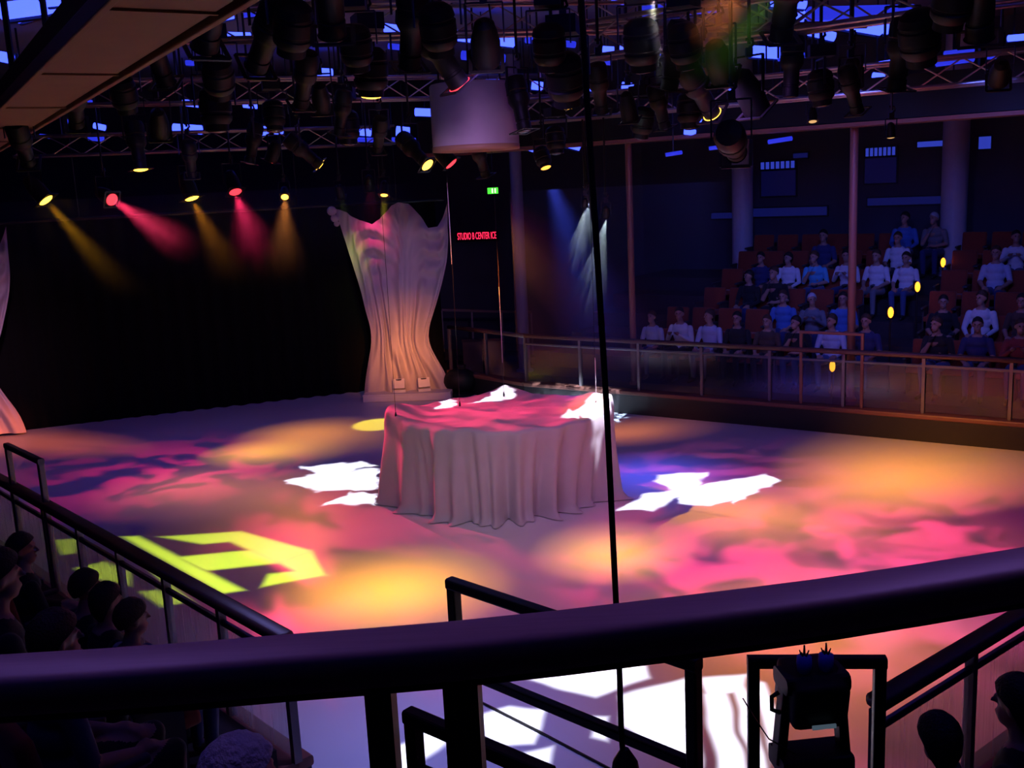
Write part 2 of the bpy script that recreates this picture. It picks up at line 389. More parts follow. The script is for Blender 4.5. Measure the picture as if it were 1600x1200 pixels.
MB().bar(pl(0, wE/2, .16), pl(Ls, wE/2, .16), wE*.95, .18).build('bulkhead_core', MT['black'], sf)
for i in range(NP): MB().bar(pl((i+.5)*gp, wE/2, .25), pl((i+.5)*gp, wE/2, 1.94), .04).build('hanger', MT['darkmetal'], sf)
b0, b1 = online(700, 292, QA-nQ*0.2, nQ), online(1640, 150, QA-nQ*0.2, nQ)
zb = 4.95
p0, p1 = QA-nQ*0.2-tQ*2, QB-nQ*.2+tQ*3
bk = thing('ceiling_bulkhead', 'dark bulkhead with bronze lower edge above the far rink rail', 'bulkhead', (p0.x, p0.y, zb))
d = p1-p0
MB().bar(Vector((0, 0, 0.35)), d+Vector((0, 0, 0.35)), 0.5, 0.62).build('bulkhead_body', MT['black'], bk)
MB().bar(Vector((0, 0, 0.0)), d, 0.54, 0.06).build('edge_trim', MT['pole'], bk)
for i in range(6):
    q = d*((i+.5)/6); MB().bar(q+Vector((0, 0, .66)), q+Vector((0, 0, 2.25)), 0.08).build('hanger', MT['darkmetal'], bk)

# poles and columns by the far seating
def pole(label, P, r, z0, z1, m, n=16, group=None):
    o = thing('column', label, 'column', (P.x, P.y, z0), group=group)
    MB().lathe([(r, 0), (r, z1-z0)], n).build('shaft', MT[m], o, smooth=False); autosmooth(o.children[0])
    MB().lathe([(r*1.5, 0), (r*1.5, 0.04), (r*1.1, 0.07)], n).build('base_plate', MT[m], o)
    return o
P = online(1332, 400, QA+nQ*.22, nQ); pole('bronze round pole rising from the far rink rail by the gate frame', P, 0.065, 0.5, zb-0.03, 'pole')
P = online(986, 400, QA+nQ*.22, nQ); pole('bronze round pole rising from the far rink rail behind the white beams', P, 0.06, 0.5, zb-0.03, 'pole')
P = online(812, 400, (-1.0, 24.4), (0.1, 1)); pole('pale square shafted column at the far corner near the red sign', P, 0.14, -0.12, 7.2, 'column')
P = online(1160, 300, QA+nQ*6.3, nQ); pole('stout pale column behind empty seats, lit blue near its top', P, 0.24, 2.0, 7.2, 'column', 24)
P = online(1492, 280, QA+nQ*6.3, nQ); pole('stout pale column behind the seated crowd, lit blue near its top', P, 0.26, 2.0, 7.2, 'column', 24)

# ================================================================== CURTAINS AND DRAPED SET
def lerp_tab(tab, y):
    if y <= tab[0][0]: return tab[0][1]
    for (a, xa), (b, xb) in zip(tab, tab[1:]):
        if y <= b: return xa+(xb-xa)*(y-a)/(b-a)
    return tab[-1][1]
def smooth_tab(tab, y, r=10): return sum(lerp_tab(tab, y+k*r) for k in (-2, -1, 0, 1, 2))/5
# black backdrop along the far left edge of the ice
def wavy_curtain(name, a, b, z0, z1, amp, wl, m, label, cat):
    a, b = Vector(a), Vector(b); L = (b-a).length; t = (b-a).normalized(); n = Vector((-t.y, t.x, 0)); N = int(L/wl*8); vs = []; fs = []
    for i in range(N+1):
        s = L*i/N; o = amp*math.sin(2*math.pi*s/wl)+amp*.5*noise.noise((s*2, 0, 0))
        for j in range(5):
            z = z0+(z1-z0)*j/4; p = t*s+n*o*(1.0-0.3*j/4); vs.append((p.x, p.y, z))
    for i in range(N):
        for j in range(4): k = i*5+j; fs.append((k, k+5, k+6, k+1))
    mb = MB().add(vs, fs); o = mb.build(name, m, None, True, a); return tag(o, label, cat)
wavy_curtain('backdrop_curtain', (-10.6, 19.55, 0), (-1.5, 22.75, 0), 0.0, 4.02, 0.06, 0.35, MT['velvet'], 'wide black velvet backdrop curtain hung along the far edge of the ice', 'curtain')
bp0, bp1 = Vector((-10.9, 19.45, 4.05)), Vector((-1.3, 22.82, 4.05))
bt = thing('curtain_pipe', 'steel pipe holding the black backdrop curtain', 'pipe', bp0)
MB().tube([Vector((0, 0, 0)), bp1-bp0], 0.03).build('pipe', MT['darkmetal'], bt)
for i in range(5):
    q = (bp1-bp0)*((i+.3)/4.8); MB().tube([q, q+Vector((0, 0, 3.15))], 0.012, 6).build('suspension', MT['darkmetal'], bt)

TL = [(316, 519), (345, 529), (400, 545), (480, 570), (525, 581), (560, 574), (612, 567)]
TR = [(316, 699), (400, 701), (450, 690), (490, 678), (525, 667), (545, 672), (570, 690), (600, 706), (612, 709)]
TOP = [(0, 326), (.1, 332), (.2, 344), (.3, 350), (.4, 342), (.5, 321), (.58, 316), (.66, 318), (.74, 336), (.83, 356), (.9, 354), (1, 318)]
def swag_curtain(Y, label):
    NU, NV = 120, 70; vs = []; fs = []; base = onY(638, 612, Y)
    for j in range(NV+1):
        v = j/NV
        for i in range(NU+1):
            u = i/NU; yt = lerp_tab(TOP, u); y = yt+(614-yt)*v
            xl, xr = smooth_tab(TL, y), smooth_tab(TR, y)
            flat = math.exp(-((v-.7)/.22)**2)
            uu = u + 0.012*math.sin(9*math.pi*u+2*v)
            p = onY(xl+(xr-xl)*uu, y, Y)
            side = 0.10*math.cos(math.pi*(u-.5))
            # hanging folds, gathered at the waist, and curved swag folds under the dips
            dep = (0.03+0.05*v)*math.sin(2*math.pi*(4.3*u+1.2*noise.noise((u*3, v*1.5, 2))+0.5*math.sin(2.2*v)))+0.022*math.sin(2*math.pi*(11*u+1.5*noise.noise((u*5, v*2, 9)))+3*v)*(.3+flat)
            for c0 in (.28, .85):
                q = ((u-c0)/.17)**2; dep += 0.1*math.exp(-((v-.12)/.2)**2)*math.exp(-q)*math.sin(2*math.pi*(v*9-1.1*q))
            d_ = -side-dep
            vs.append((p.x-base.x+0.05*d_, d_, max(p.z, 0.02)))
    for j in range(NV):
        for i in range(NU): k = j*(NU+1)+i; fs.append((k, k+1, k+NU+2, k+NU+1))
    o = MB().add(vs, fs).build('swag_curtain', MT['drape'], None, True, (base.x, Y, 0)); tag(o, label, 'curtain'); return o, base
wc, wbase = swag_curtain(21.2, 'pale swagged curtain gathered at the waist, hanging beside the red sign')
wc2 = wc.copy(); COL.objects.link(wc2); _p2 = onz(-46, 692, 0)
wc2.location = (_p2.x+0.02, _p2.y+.1, 0); wc2.rotation_euler = (0, 0, math.radians(28)); wc2['label'] = 'pale swagged curtain hanging at the end of the black backdrop over the left boards'
# its small knot and rings
kn = thing('curtain_knot', 'bunched cloth knot at the top corner of the pale swagged curtain', 'curtain knot', onY(520, 332, 21.05))
for k, (dx, dz, r) in enumerate(((-.02, 0.03, .1), (0.03, -.12, .085), (.06, -.23, .06))):
    MB().ball((dx, 0, dz), (r, r*.8, r*.95), 12).build('gather', MT['drape'], kn, True)
# pale plinth and small uplights at the curtain foot
pc = onz(640, 621, 0.0)
pt = thing('curtain_plinth', 'low pale plinth under the foot of the swagged curtain', 'plinth', (pc.x, pc.y-.15, 0), math.radians(-4))
MB().bar((-.92, 0, .07), (.92, 0, .07), .5, .14, bev=.02).build('plinth_block', MT['white'], pt)
MB().bar((-.92, 0, .15), (.92, 0, .15), .54, .03, bev=.01).build('plinth_top', MT['white'], pt)
for k, (x, y, lb) in enumerate(((625, 612, 'small white uplight box on the curtain plinth, end nearest the backdrop'), (663, 610, 'small white uplight box on the middle of the curtain plinth'))):
    q = onz(x, y, .165); u = thing('uplight', lb, 'floor light', (q.x, pc.y-.2, .165), 0.2*k)
    MB().bar((-.13, 0, .03), (.13, 0, .03), .16, .06, bev=.01).build('foot', MT['white'], u)
    MB().box((0, 0, .17), (.24, .16, .2), Matrix.Rotation(-.35, 3, 'X')).build('housing', MT['white'], u)
    MB().lathe([(.075, 0), (.08, .02), (.0, .025)], 16, (0, 0, .26)).build('lens', MT['lensoff'], u)
q = onz(690, 606, 0.1)
fm = thing('fog_machine', 'rounded black fog machine beside the curtain plinth', 'fog machine', (q.x+.42, q.y-.35, 0))
MB().ball((0, 0, .3), (.36, .25, .28), 18).build('body', MT['black'], fm, True)
MB().lathe([(.3, 0), (.3, .06), (.24, .1)], 18).build('base', MT['black'], fm)
MB().lathe([(.07, 0), (.1, .12)], 14, (.05, 0, .52)).build('nozzle', MT['darkmetal'], fm)

# central draped set piece
ZT = 1.25
top_px = [(600, 648), (640, 663), (690, 671), (745, 675), (800, 674), (860, 668), (915, 656), (952, 640), (957, 632), (930, 624), (870, 617), (790, 611), (720, 622), (660, 632), (615, 640)]
topw = [onz(x, y, ZT) for x, y in top_px]
bot_px = [(584, 786), (625, 797), (680, 810), (745, 822), (800, 817), (850, 808), (905, 795), (955, 782), (980, 772)]
botw = [onz(x, y, 0) for x, y in bot_px]
cen = sum(topw, Vector())/len(topw)
def ring(pts, n):
    """closed smooth ring by polar radius round the centre"""
    import bisect
    P = [(math.atan2(p.y-cen.y, p.x-cen.x), (p-Vector((cen.x, cen.y, p.z))).length) for p in pts]; P.sort()
    A = [a for a, _ in P]; R_ = [r for _, r in P]; out = []
    for k in range(n):
        a = -math.pi+2*math.pi*k/n; i = bisect.bisect(A, a) % len(A); j = i-1
        a0, a1 = A[j], A[i]
        if a1 <= a0: a1 += 2*math.pi
        aa = a if a >= a0 else a+2*math.pi
        f = (aa-a0)/(a1-a0); x0, y0 = R_[j]*math.cos(a0), R_[j]*math.sin(a0); x1, y1 = R_[i]*math.cos(a1), R_[i]*math.sin(a1)
        # intersection of the ray with the chord
        dx, dy = math.cos(a), math.sin(a); ex, ey = x1-x0, y1-y0; den = dx*ey-dy*ex
        t = (x0*ey-y0*ex)/den if abs(den) > 1e-9 else R_[j]*(1-f)+R_[i]*f
        out.append(t)
    for _ in range(3): out = [(out[k-1]+2*out[k]+out[(k+1) % n])/4 for k in range(n)]
    return out
NA = 360
rt = ring(topw, NA)
backs = [cen+(p-cen)*1.07 for p in topw if p.y > cen.y+.25 and abs(p.x-cen.x) < 1.3]
rb = ring([Vector((p.x, p.y, 0)) for p in botw+backs], NA)
vs = []; fs = []
peaks = [(topw[0], .06), (topw[14], .06), (topw[11], .1), (topw[8], .14), (topw[3], .02), (topw[9], .1)]
def top_z(x, y):
    z = ZT + 0.045*noise.noise((x*2.2, y*2.2, 3)) + .02*noise.noise((x*6, y*6, 5))
    for p, h in peaks: z += h*math.exp(-((x-p.x)**2+(y-p.y)**2)/.09)
    return z
CREASE = [(onz(738, 674, ZT), .05, .16), (onz(760, 674, ZT), .03, .08), (onz(886, 662, ZT), .05, .14), (onz(842, 670, ZT), .03, .07), (onz(655, 665, ZT), .035, .06)]
rings = []
for f in (.0, .12, .25, .38, .5, .62, .74, .84, .92, .97):
    rings.append([(cen.x+math.cos(-math.pi+2*math.pi*k/NA)*rt[k]*f, cen.y+math.sin(-math.pi+2*math.pi*k/NA)*rt[k]*f) for k in range(NA)])
rings = [[(x, y, top_z(x, y)) for x, y in r_] for r_ in rings]
NS = 26
for j in range(NS+1):
    t = j/NS; row = []
    for k in range(NA):
        a = -math.pi+2*math.pi*k/NA
        ph = 5.0*noise.noise((math.cos(a)*1.6, math.sin(a)*1.6, 1.0))
        fold = math.sin(26*a+ph+1.2*math.sin(2*t))*0.6+math.sin(13*a+2*ph)*.7
        amp = (0.014+0.085*t**1.1)*(0.35+.9*abs(noise.noise((math.cos(a)*2.2, math.sin(a)*2.2, 7.0))))*2
        rr = rt[k]*(1-t**.85)+rb[k]*t**.85 + .02*math.sin(math.pi*min(1, t*4)) + amp*fold + (0.06*(t-.93)/.07*(1+fold) if t > .93 else 0)
        for p_, w_c, dp_ in CREASE: rr -= dp_*t**.8*math.exp(-((a-math.atan2(p_.y-cen.y, p_.x-cen.x))/w_c)**2)
        x, y = cen.x+math.cos(a)*rr, cen.y+math.sin(a)*rr
        zt = top_z(cen.x+math.cos(a)*rt[k], cen.y+math.sin(a)*rt[k])
        z = zt*(1-t)+0.012*t - (0.02 if j == 0 else 0)
        if t > .93: z = max(.012, z*.6)
        row.append((x, y, z))
    rings.append(row)
for i, r_ in enumerate(rings):
    if i == 0: vs.append((cen.x, cen.y, top_z(cen.x, cen.y)))
    else: vs += r_
fs += [(0, 1+k, 1+(k+1) % NA) for k in range(NA)]
for i in range(len(rings)-2):
    o_ = 1+i*NA; fs += [(o_+k, o_+NA+k, o_+NA+(k+1) % NA, o_+(k+1) % NA) for k in range(NA)]
vs = [(x-cen.x, y-cen.y, z) for x, y, z in vs]
dr = MB().add(vs, fs).build('draped_platform', MT['drape'], None, True, (cen.x, cen.y, 0))
tag(dr, 'large platform under a pale floor length cloth in the middle of the ice', 'draped platform')
# lifting wires on the cloth
for k, (x, y, lb, r_) in enumerate(((618, 643, 'thin dark lifting wire at the cloth corner nearest the swagged curtain', .006), (718, 626, 'thin steel lifting wire behind the pink lit cloth, by the red sign', .006),
                              (787, 611, 'thin steel lifting wire at the back edge of the draped platform', .006), (931, 625, 'thin steel lifting wire at the white lit cloth corner', .006))):
    p = onz(x, y, ZT+.1); w_ = thing('lifting_wire', lb, 'wire', (p.x, p.y, ZT+.02))
    MB().tube([(0, 0, 0), (0.01, 0, 2.0), (0, 0, 4.7)], r_*.6, 6).build('wire', MT['darkmetal'], w_)
    MB().lathe([(.014, 0), (.016, .03), (.006, .07)], 10).build('clip', MT['darkmetal'], w_)
    if k in (1, 2, 3):
        z0 = {1: 2.0, 2: .5, 3: .12}[k]
        MB().tube([(0.004, -.006, z0), (.008, -.006, z0+.5), (.006, -.006, z0+1.1 if k != 3 else z0+.55)], [.003, .007, .003], 6).build('wire_glint', MT['white'], w_)  # white sliver shaped to imitate the glint of light along the wire

# ================================================================== BALCONY RAIL IN FRONT
ZR = 3.86
RT = [(-420, 1042), (-200, 1030), (0, 1018), (150, 1009), (300, 998), (440, 986), (570, 976), (700, 965), (880, 946), (1060, 924), (1180, 909), (1300, 893), (1450, 870), (1600, 845), (1800, 810), (2020, 770)]
rp = [onz(x, y+52, ZR) for x, y in RT]
rp = [rp[0]+(rp[0]-rp[1]).normalized()*3]+rp+[rp[-1]+(rp[-1]-rp[-2]).normalized()*3]
fr = thing('balcony_railing', 'dark wooden balcony handrail on black posts crossing the foreground', 'railing', (rp[0].x, rp[0].y, 3.05))
def sweep(pts, w, h, k, z):
    prof = [(-w/2+k, -h/2), (w/2-k, -h/2), (w/2-k*.3, -h/2+k*.3), (w/2, -h/2+k), (w/2, h/2-k), (w/2-k*.3, h/2-k*.3), (w/2-k, h/2), (-w/2+k, h/2), (-w/2+k*.3, h/2-k*.3), (-w/2, h/2-k), (-w/2, -h/2+k), (-w/2+k*.3, -h/2+k*.3)]
    n = len(prof); vs = []; fs = []
    for i, p in enumerate(pts):
        t = (pts[min(i+1, len(pts)-1)]-pts[max(i-1, 0)]); t.z = 0; t.normalize(); sd = Vector((t.y, -t.x, 0))
        vs += [Vector((p.x-rp[0].x, p.y-rp[0].y, z))+sd*a+Vector((0, 0, b)) for a, b in prof]
    for i in range(len(pts)-1): fs += [(i*n+q, i*n+(q+1) % n, (i+1)*n+(q+1) % n, (i+1)*n+q) for q in range(n)]
    fs += [tuple(range(n-1, -1, -1)), tuple(range((len(pts)-1)*n, len(pts)*n))]
    return MB().add(vs, fs)
dz = ZR-3.05
hr_ = sweep(rp, .074, .04, .014, dz).build('handrail', MT['varnish'], fr); autosmooth(hr_, 50)
sweep(rp, .03, .014, .003, dz-.026).build('rail_bracket', MT['black'], fr)
for x, w_ in ((590, .026), (719, .034), (-330, .03), (1900, .03)):   # posts
    p = onz(x, lerp_tab(RT, x)+52, ZR); MB().bar((p.x-rp[0].x, p.y-rp[0].y, 0), (p.x-rp[0].x, p.y-rp[0].y, dz-.03), w_, w_, roll_up=Vector((1, -.08, 0)).normalized()).build('post', MT['black'], fr)

# tall black cable in front of the rink
cb = thing('hanging_cable', 'taut black cable running from the ceiling past the balcony rail', 'cable', onY(978, 1230, 3.3))
pts = [onY(x, y, 3.3)-cb.location for x, y in ((978, 1230), (971, 1150), (968, 1050), (962, 930), (948, 640), (932, 380), (918, 170), (908, 0), (890, -420))]
MB().tube(pts, .0105, 10).build('cable', MT['cable'], cb, True)
MB().lathe([(.02, -.6), (.03, 0), (.05, .06), (.045, .1), (.015, .15)], 12).build('turnbuckle', MT['darkmetal'], cb)
# seam cable lying on the ice
p0, p1 = onz(742, 1092, .012), onz(960, 1205, .012)
ic = MB().tube([p0-(p1-p0)*.4, p0, (p0+p1)*.5+Vector((.01, 0, 0)), p1, p1+(p1-p0)*.3], .01, 6).build('floor_cable', MT['cable']); tag(ic, 'thin black cable lying straight across the ice at the rink entrance', 'cable')

# ================================================================== SEATS
def cushion(w, d_, h, k=.03, n=4):
    mb = MB(); bm = bmesh.new(); bmesh.ops.create_cube(bm, size=1)
    bmesh.ops.scale(bm, vec=(w, d_, h), verts=bm.verts); bmesh.ops.bevel(bm, geom=bm.edges[:], offset=k, segments=2, affect='EDGES', profile=.6)
    bm.verts.ensure_lookup_table(); mb.add([v.co.copy() for v in bm.verts], [[v.index for v in f.verts] for f in bm.faces]); bm.free(); return mb
seat_me = cushion(.47, .46, .1).mesh('seat', MT['seat'], True)
back_me = cushion(.47, .09, .52, .04).mesh('backrest', MT['seat'], True)
arm_me = cushion(.05, .42, .04, .015).mesh('armrest', MT['seatframe'], True)
side_me = MB().box((0, 0, .3), (.03, .3, .6)).mesh('side_frame', MT['seatframe'])
def seat_proto():
    r = thing('arena_seat', 'x', 'seat')
    o = link('seat', seat_me, r, (0, 0, .42)); o.rotation_euler = (math.radians(-4), 0, 0)
    o = link('backrest', back_me, r, (0, .25, .64)); o.rotation_euler = (math.radians(-10), 0, 0)
    link('armrest', arm_me, r, (-.26, 0, .62)); link('side_frame', side_me, r, (-.26, .05, 0))
    link('armrest', arm_me, r, (.26, 0, .62)); link('side_frame', side_me, r, (.26, .05, 0))
    return r
sp = seat_proto(); first = True
rzQ = math.atan2(nQ.y, nQ.x)-math.pi/2
ORD = ['first', 'second', 'third', 'fourth', 'fifth', 'sixth']
sA = (online(1300, 600, QA, nQ)-QA).dot(tQ)          # aisle along the boards
LQ = (QB-QA).length
def add_seat(P, rz, label, group):
    global first
    o = sp if first else copy_tree(sp); first = False
    o.location = P; o.rotation_euler = (0, 0, rz); o['label'] = label; o['group'] = group
def in_view(P, m=60):
    v = np.array(P)-cO; f = v@cF
    if f < .3: return False
    x, y = 800+FPX*(v@cR)/f, 600-FPX*(v@cU)/f
    return -m < x < 1600+m and -m < y < 1200+m
for k in range(NROW):
    s = 1.0 + (0.8 if k < 2 else 2.2)
    s = 2.2 if k < 2 else 2.6
    while s < LQ+1.5:
        if not (sA-.55 < s < sA+.75):
            P = QA+nQ*Q_OFF[k]+tQ*s+Vector((0, 0, Q_Z[k]))
            if in_view(P, 80):
                side = 'before' if s < sA else 'beyond'
                add_seat(P, rzQ, 'orange red arena seat, %s row behind the far boards, %s the lamp lit aisle' % (ORD[k], side), 'far seats %s row' % ORD[k])
        s += .56

# ================================================================== PEOPLE
def person_mesh(name, arms, lean=0.0, turn=0.0):
    """seated figure facing -Y, origin on the floor below the hips"""
    mb = MB(); bones = []
    def limb(a, b, ra, rb, lab, n=10):
        a, b = Vector(a), Vector(b); bones.append((a, b, lab)); d_ = (b-a)
        mb.tube([a, a+d_*.35, a+d_*.7, b], [ra, ra*.72+rb*.32, ra*.35+rb*.7, rb], n); mb.ball(a, ra, n); mb.ball(b, rb, n)
    L = lambda p: Vector((p[0], p[1]-lean*(p[2]-.5), p[2]))
    # torso
    for z, y, rx, ry, rz_ in ((.52, .1, .17, .13, .12), (.64, .11, .155, .115, .13), (.78, .11, .165, .12, .14), (.9, .1, .175, .12, .11), (.97, .1, .14, .09, .07)):
        c = L((0, y, z)); mb.ball(c, (rx, ry, rz_), 16)
    bones.append((L((-.08, .1, .55)), L((-.12, .1, .95)), 1)); bones.append((L((.08, .1, .55)), L((.12, .1, .95)), 1)); bones.append((L((0, .1, .55)), L((0, .1, .98)), 1))
    limb(L((0, .1, .98)), L((0, .075, 1.09)), .06, .052, 0)
    hc = L((0, .055, 1.19)); hR = Matrix.Rotation(turn, 3, 'Z'); H = lambda x, y, z: hc + hR @ Vector((x, y, z))
    # head
    mb.ball(H(0, .015, .03), (.077, .094, .1), 18); mb.ball(H(0, -.025, -.055), (.056, .062, .062), 14); mb.ball(H(0, -.05, -.09), (.033, .03, .025), 10)
    mb.tube([H(0, -.085, .03), H(0, -.1, .0), H(0, -.112, -.022)], [.009, .012, .016], 8); mb.ball(H(0, -.088, -.056), (.026, .012, .009), 8)
    for s in (-1, 1): mb.ball(H(.079*s, .015, -.0), (.012, .022, .033), 8); mb.ball(H(.032*s, -.075, .035), (.022, .016, .01), 8)
    bones.append((H(0, 0, -.07), H(0, .01, .09), 0))
    # legs
    for s in (-1, 1):
        hip, knee, ank = Vector((.1*s, .06, .5)), Vector((.12*s, -.36, .52)), Vector((.11*s, -.33, .1))
        limb(hip, knee, .095, .062, 2, 12); limb(knee, ank, .06, .042, 2); limb(ank+Vector((0, 0, -.04)), ank+Vector((.02*s, -.17, -.065)), .042, .032, 3)
    # arms and hands
    for s in (-1, 1):
        sh = L((.185*s, .1, .93)); el, wr, hd = [Vector(v) for v in arms[0 if s < 0 else 1]]
        limb(sh, el, .058, .045, 1); limb(el, wr, .043, .03, 5)
        f = (hd-wr).normalized(); sdv = f.cross(Vector((0, 0, 1))).normalized(); up = sdv.cross(f)
        pal = wr+f*.055; bones.append((wr+f*.02, wr+f*.17, 0))
        mb.tube([wr, wr+f*.04, wr+f*.085], [.028, .036, .034], 10); mb.ball(pal, .033, 8)
        for i, (o_, ln) in enumerate(((-.03, .06), (-.01, .075), (.01, .07), (.029, .055))):
            a = wr+f*.085+sdv*o_; b = a+f*ln*.55-up*.008; c = b+f*ln*.35-up*.03
            mb.tube([a, b, c], [.0105, .0098, .0085], 6); mb.ball(c, .0085, 6)
        a = wr+f*.03-sdv*.03*s; mb.tube([a, a+f*.03-sdv*.02*s, a+f*.06-sdv*.022*s-up*.01], [.014, .012, .01], 6)
    me0 = mb.mesh(name, MT['skin']); ob = link('tmp_body', me0)
    rm = ob.modifiers.new('r', 'REMESH'); rm.mode = 'VOXEL'; rm.voxel_size = 0.0115
    sm = ob.modifiers.new('s', 'SMOOTH'); sm.factor = .5; sm.iterations = 3
    dg = bpy.context.evaluated_depsgraph_get(); me = bpy.data.meshes.new_from_object(ob.evaluated_get(dg)); me.name = name
    bpy.data.objects.remove(ob); bpy.data.meshes.remove(me0)
    nf = len(me.polygons); C = np.empty(nf*3, dtype=np.float32); me.polygons.foreach_get('center', C); C = C.reshape(-1, 3)
    best = np.full(nf, 1e9); lab = np.zeros(nf, dtype=np.int32)
    for a, b, l in bones:
        a, b = np.array(a), np.array(b); ab = b-a; t = np.clip(((C-a)@ab)/max(ab@ab, 1e-9), 0, 1); dd = np.linalg.norm(C-a-t[:, None]*ab, axis=1)
        m_ = dd < best; best[m_] = dd[m_]; lab[m_] = l
    lab[lab == 5] = 1 if name.endswith('long') else 0
    lab[(lab == 0) & (C[:, 2] < L((0, 0, 1.0)).z) & (C[:, 2] > .9) & (np.abs(C[:, 0]) < .12)] = 1
    for s in (-1, 1):
        e = np.array(H(.032*s, -.083, .018)); lab[np.linalg.norm(C-e, axis=1) < .014] = 4
    me.materials.clear()
    for k in ('skin',): me.materials.append(MT['skin'])
    for k in ('white', 'navy'): me.materials.append(CLOTH[k])
    me.materials.append(MT['shoe']); me.materials.append(MT['hair_d'])
    me.polygons.foreach_set('material_index', lab); me.polygons.foreach_set('use_smooth', [True]*nf); me.update()
    return me, H
def hair_mesh(name, H, long=False, bald=False):
    mb = MB(); n = 20; vs = []; fs = []; R_ = (.088, .108, .112)
    for i in range(9):
        th = math.pi*.5*i/8*(1.0)
        for k in range(n):
            a = 2*math.pi*k/n; back = max(0, math.sin(a)); front = max(0, -math.sin(a))
            tt = th*(1.0 + (.75 if long else .42)*back - .32*front + .05*abs(math.cos(a)))
            w = 1+.05*noise.noise((math.cos(a)*3, math.sin(a)*3, i*.6))
            v = H(R_[0]*math.sin(tt)*math.cos(a)*w, .016+R_[1]*math.sin(tt)*math.sin(a)*w, .03+R_[2]*math.cos(tt)*(1 if not long or math.cos(tt) > 0 else 1.5)*w); vs.append(v)
    for i in range(8): fs += [(i*n+k, (i+1)*n+k, (i+1)*n+(k+1) % n, i*n+(k+1) % n) for k in range(n)]
    m_ = 9*n
    mb.add(vs, fs)
    # inner lining so the hair has thickness
    ctr = H(0, .01, .02); mb.add([ctr+(Vector(v)-ctr)*.9 for v in vs], [f[::-1] for f in fs])
    mb.add([vs[8*n+k] for k in range(n)]+[ctr+(Vector(vs[8*n+k])-ctr)*.9 for k in range(n)], [(k, (k+1) % n, n+(k+1) % n, n+k) for k in range(n)])
    return mb.mesh(name, MT['hair_d'], True)
ARM_LAP = (((-.25, .06, .68), (-.15, -.18, .6), (-.07, -.3, .6)), ((.25, .06, .68), (.15, -.18, .6), (.07, -.3, .6)))
ARM_CLAP = (((-.25, .02, .7), (-.1, -.2, .84), (-.02, -.26, .93)), ((.25, .02, .7), (.1, -.2, .84), (.02, -.26, .93)))
ARM_CHIN = (((-.2, -.12, .68), (-.06, -.16, .92), (-.02, -.12, 1.05)), ((.24, .02, .68), (.05, -.16, .64), (-.06, -.18, .65)))
PT = []
for nm, ar, ln, tn in (('person_body', ARM_LAP, 0.0, 0.0), ('person_body_clap_long', ARM_CLAP, .05, .3), ('person_body_chin', ARM_CHIN, .22, -.35), ('person_body_lap_long', ARM_LAP, -.05, -.5)):
    me, H = person_mesh(nm, ar, ln, tn); PT.append((me, hair_mesh('hair', H), hair_mesh('hair', H, True)))
def person(P, rz, pose, top, legs, hair, label, group=None, long=False, scale=1.0):
    me, hs, hl = PT[pose]
    r = thing('person', label, 'person', P, rz, group); r.scale = (scale,)*3
    b = link('body', me, r)
    for i, m_ in ((1, CLOTH[top]), (2, CLOTH[legs])):
        b.material_slots[i].link = 'OBJECT'; b.material_slots[i].material = m_
    h = link('hair', hl if long else hs, r); h.material_slots[0].link = 'OBJECT'; h.material_slots[0].material = MT[hair]
    return r
def seat_at(x, y, P0, n, t, offs, zs, hh=1.2):
    """row whose seated head best meets the picture point"""
    best = None
    for k, (o, z) in enumerate(zip(offs, zs)):
        Pk = P0+n*(o-.02); q = online(x, y, Pk, n); e = abs(q.z-(z+hh))
        if best is None or e < best[0]: best = (e, k, Vector((q.x, q.y, z)), min(1.08, max(.92, (q.z-z)/hh)))
    return best[1:]
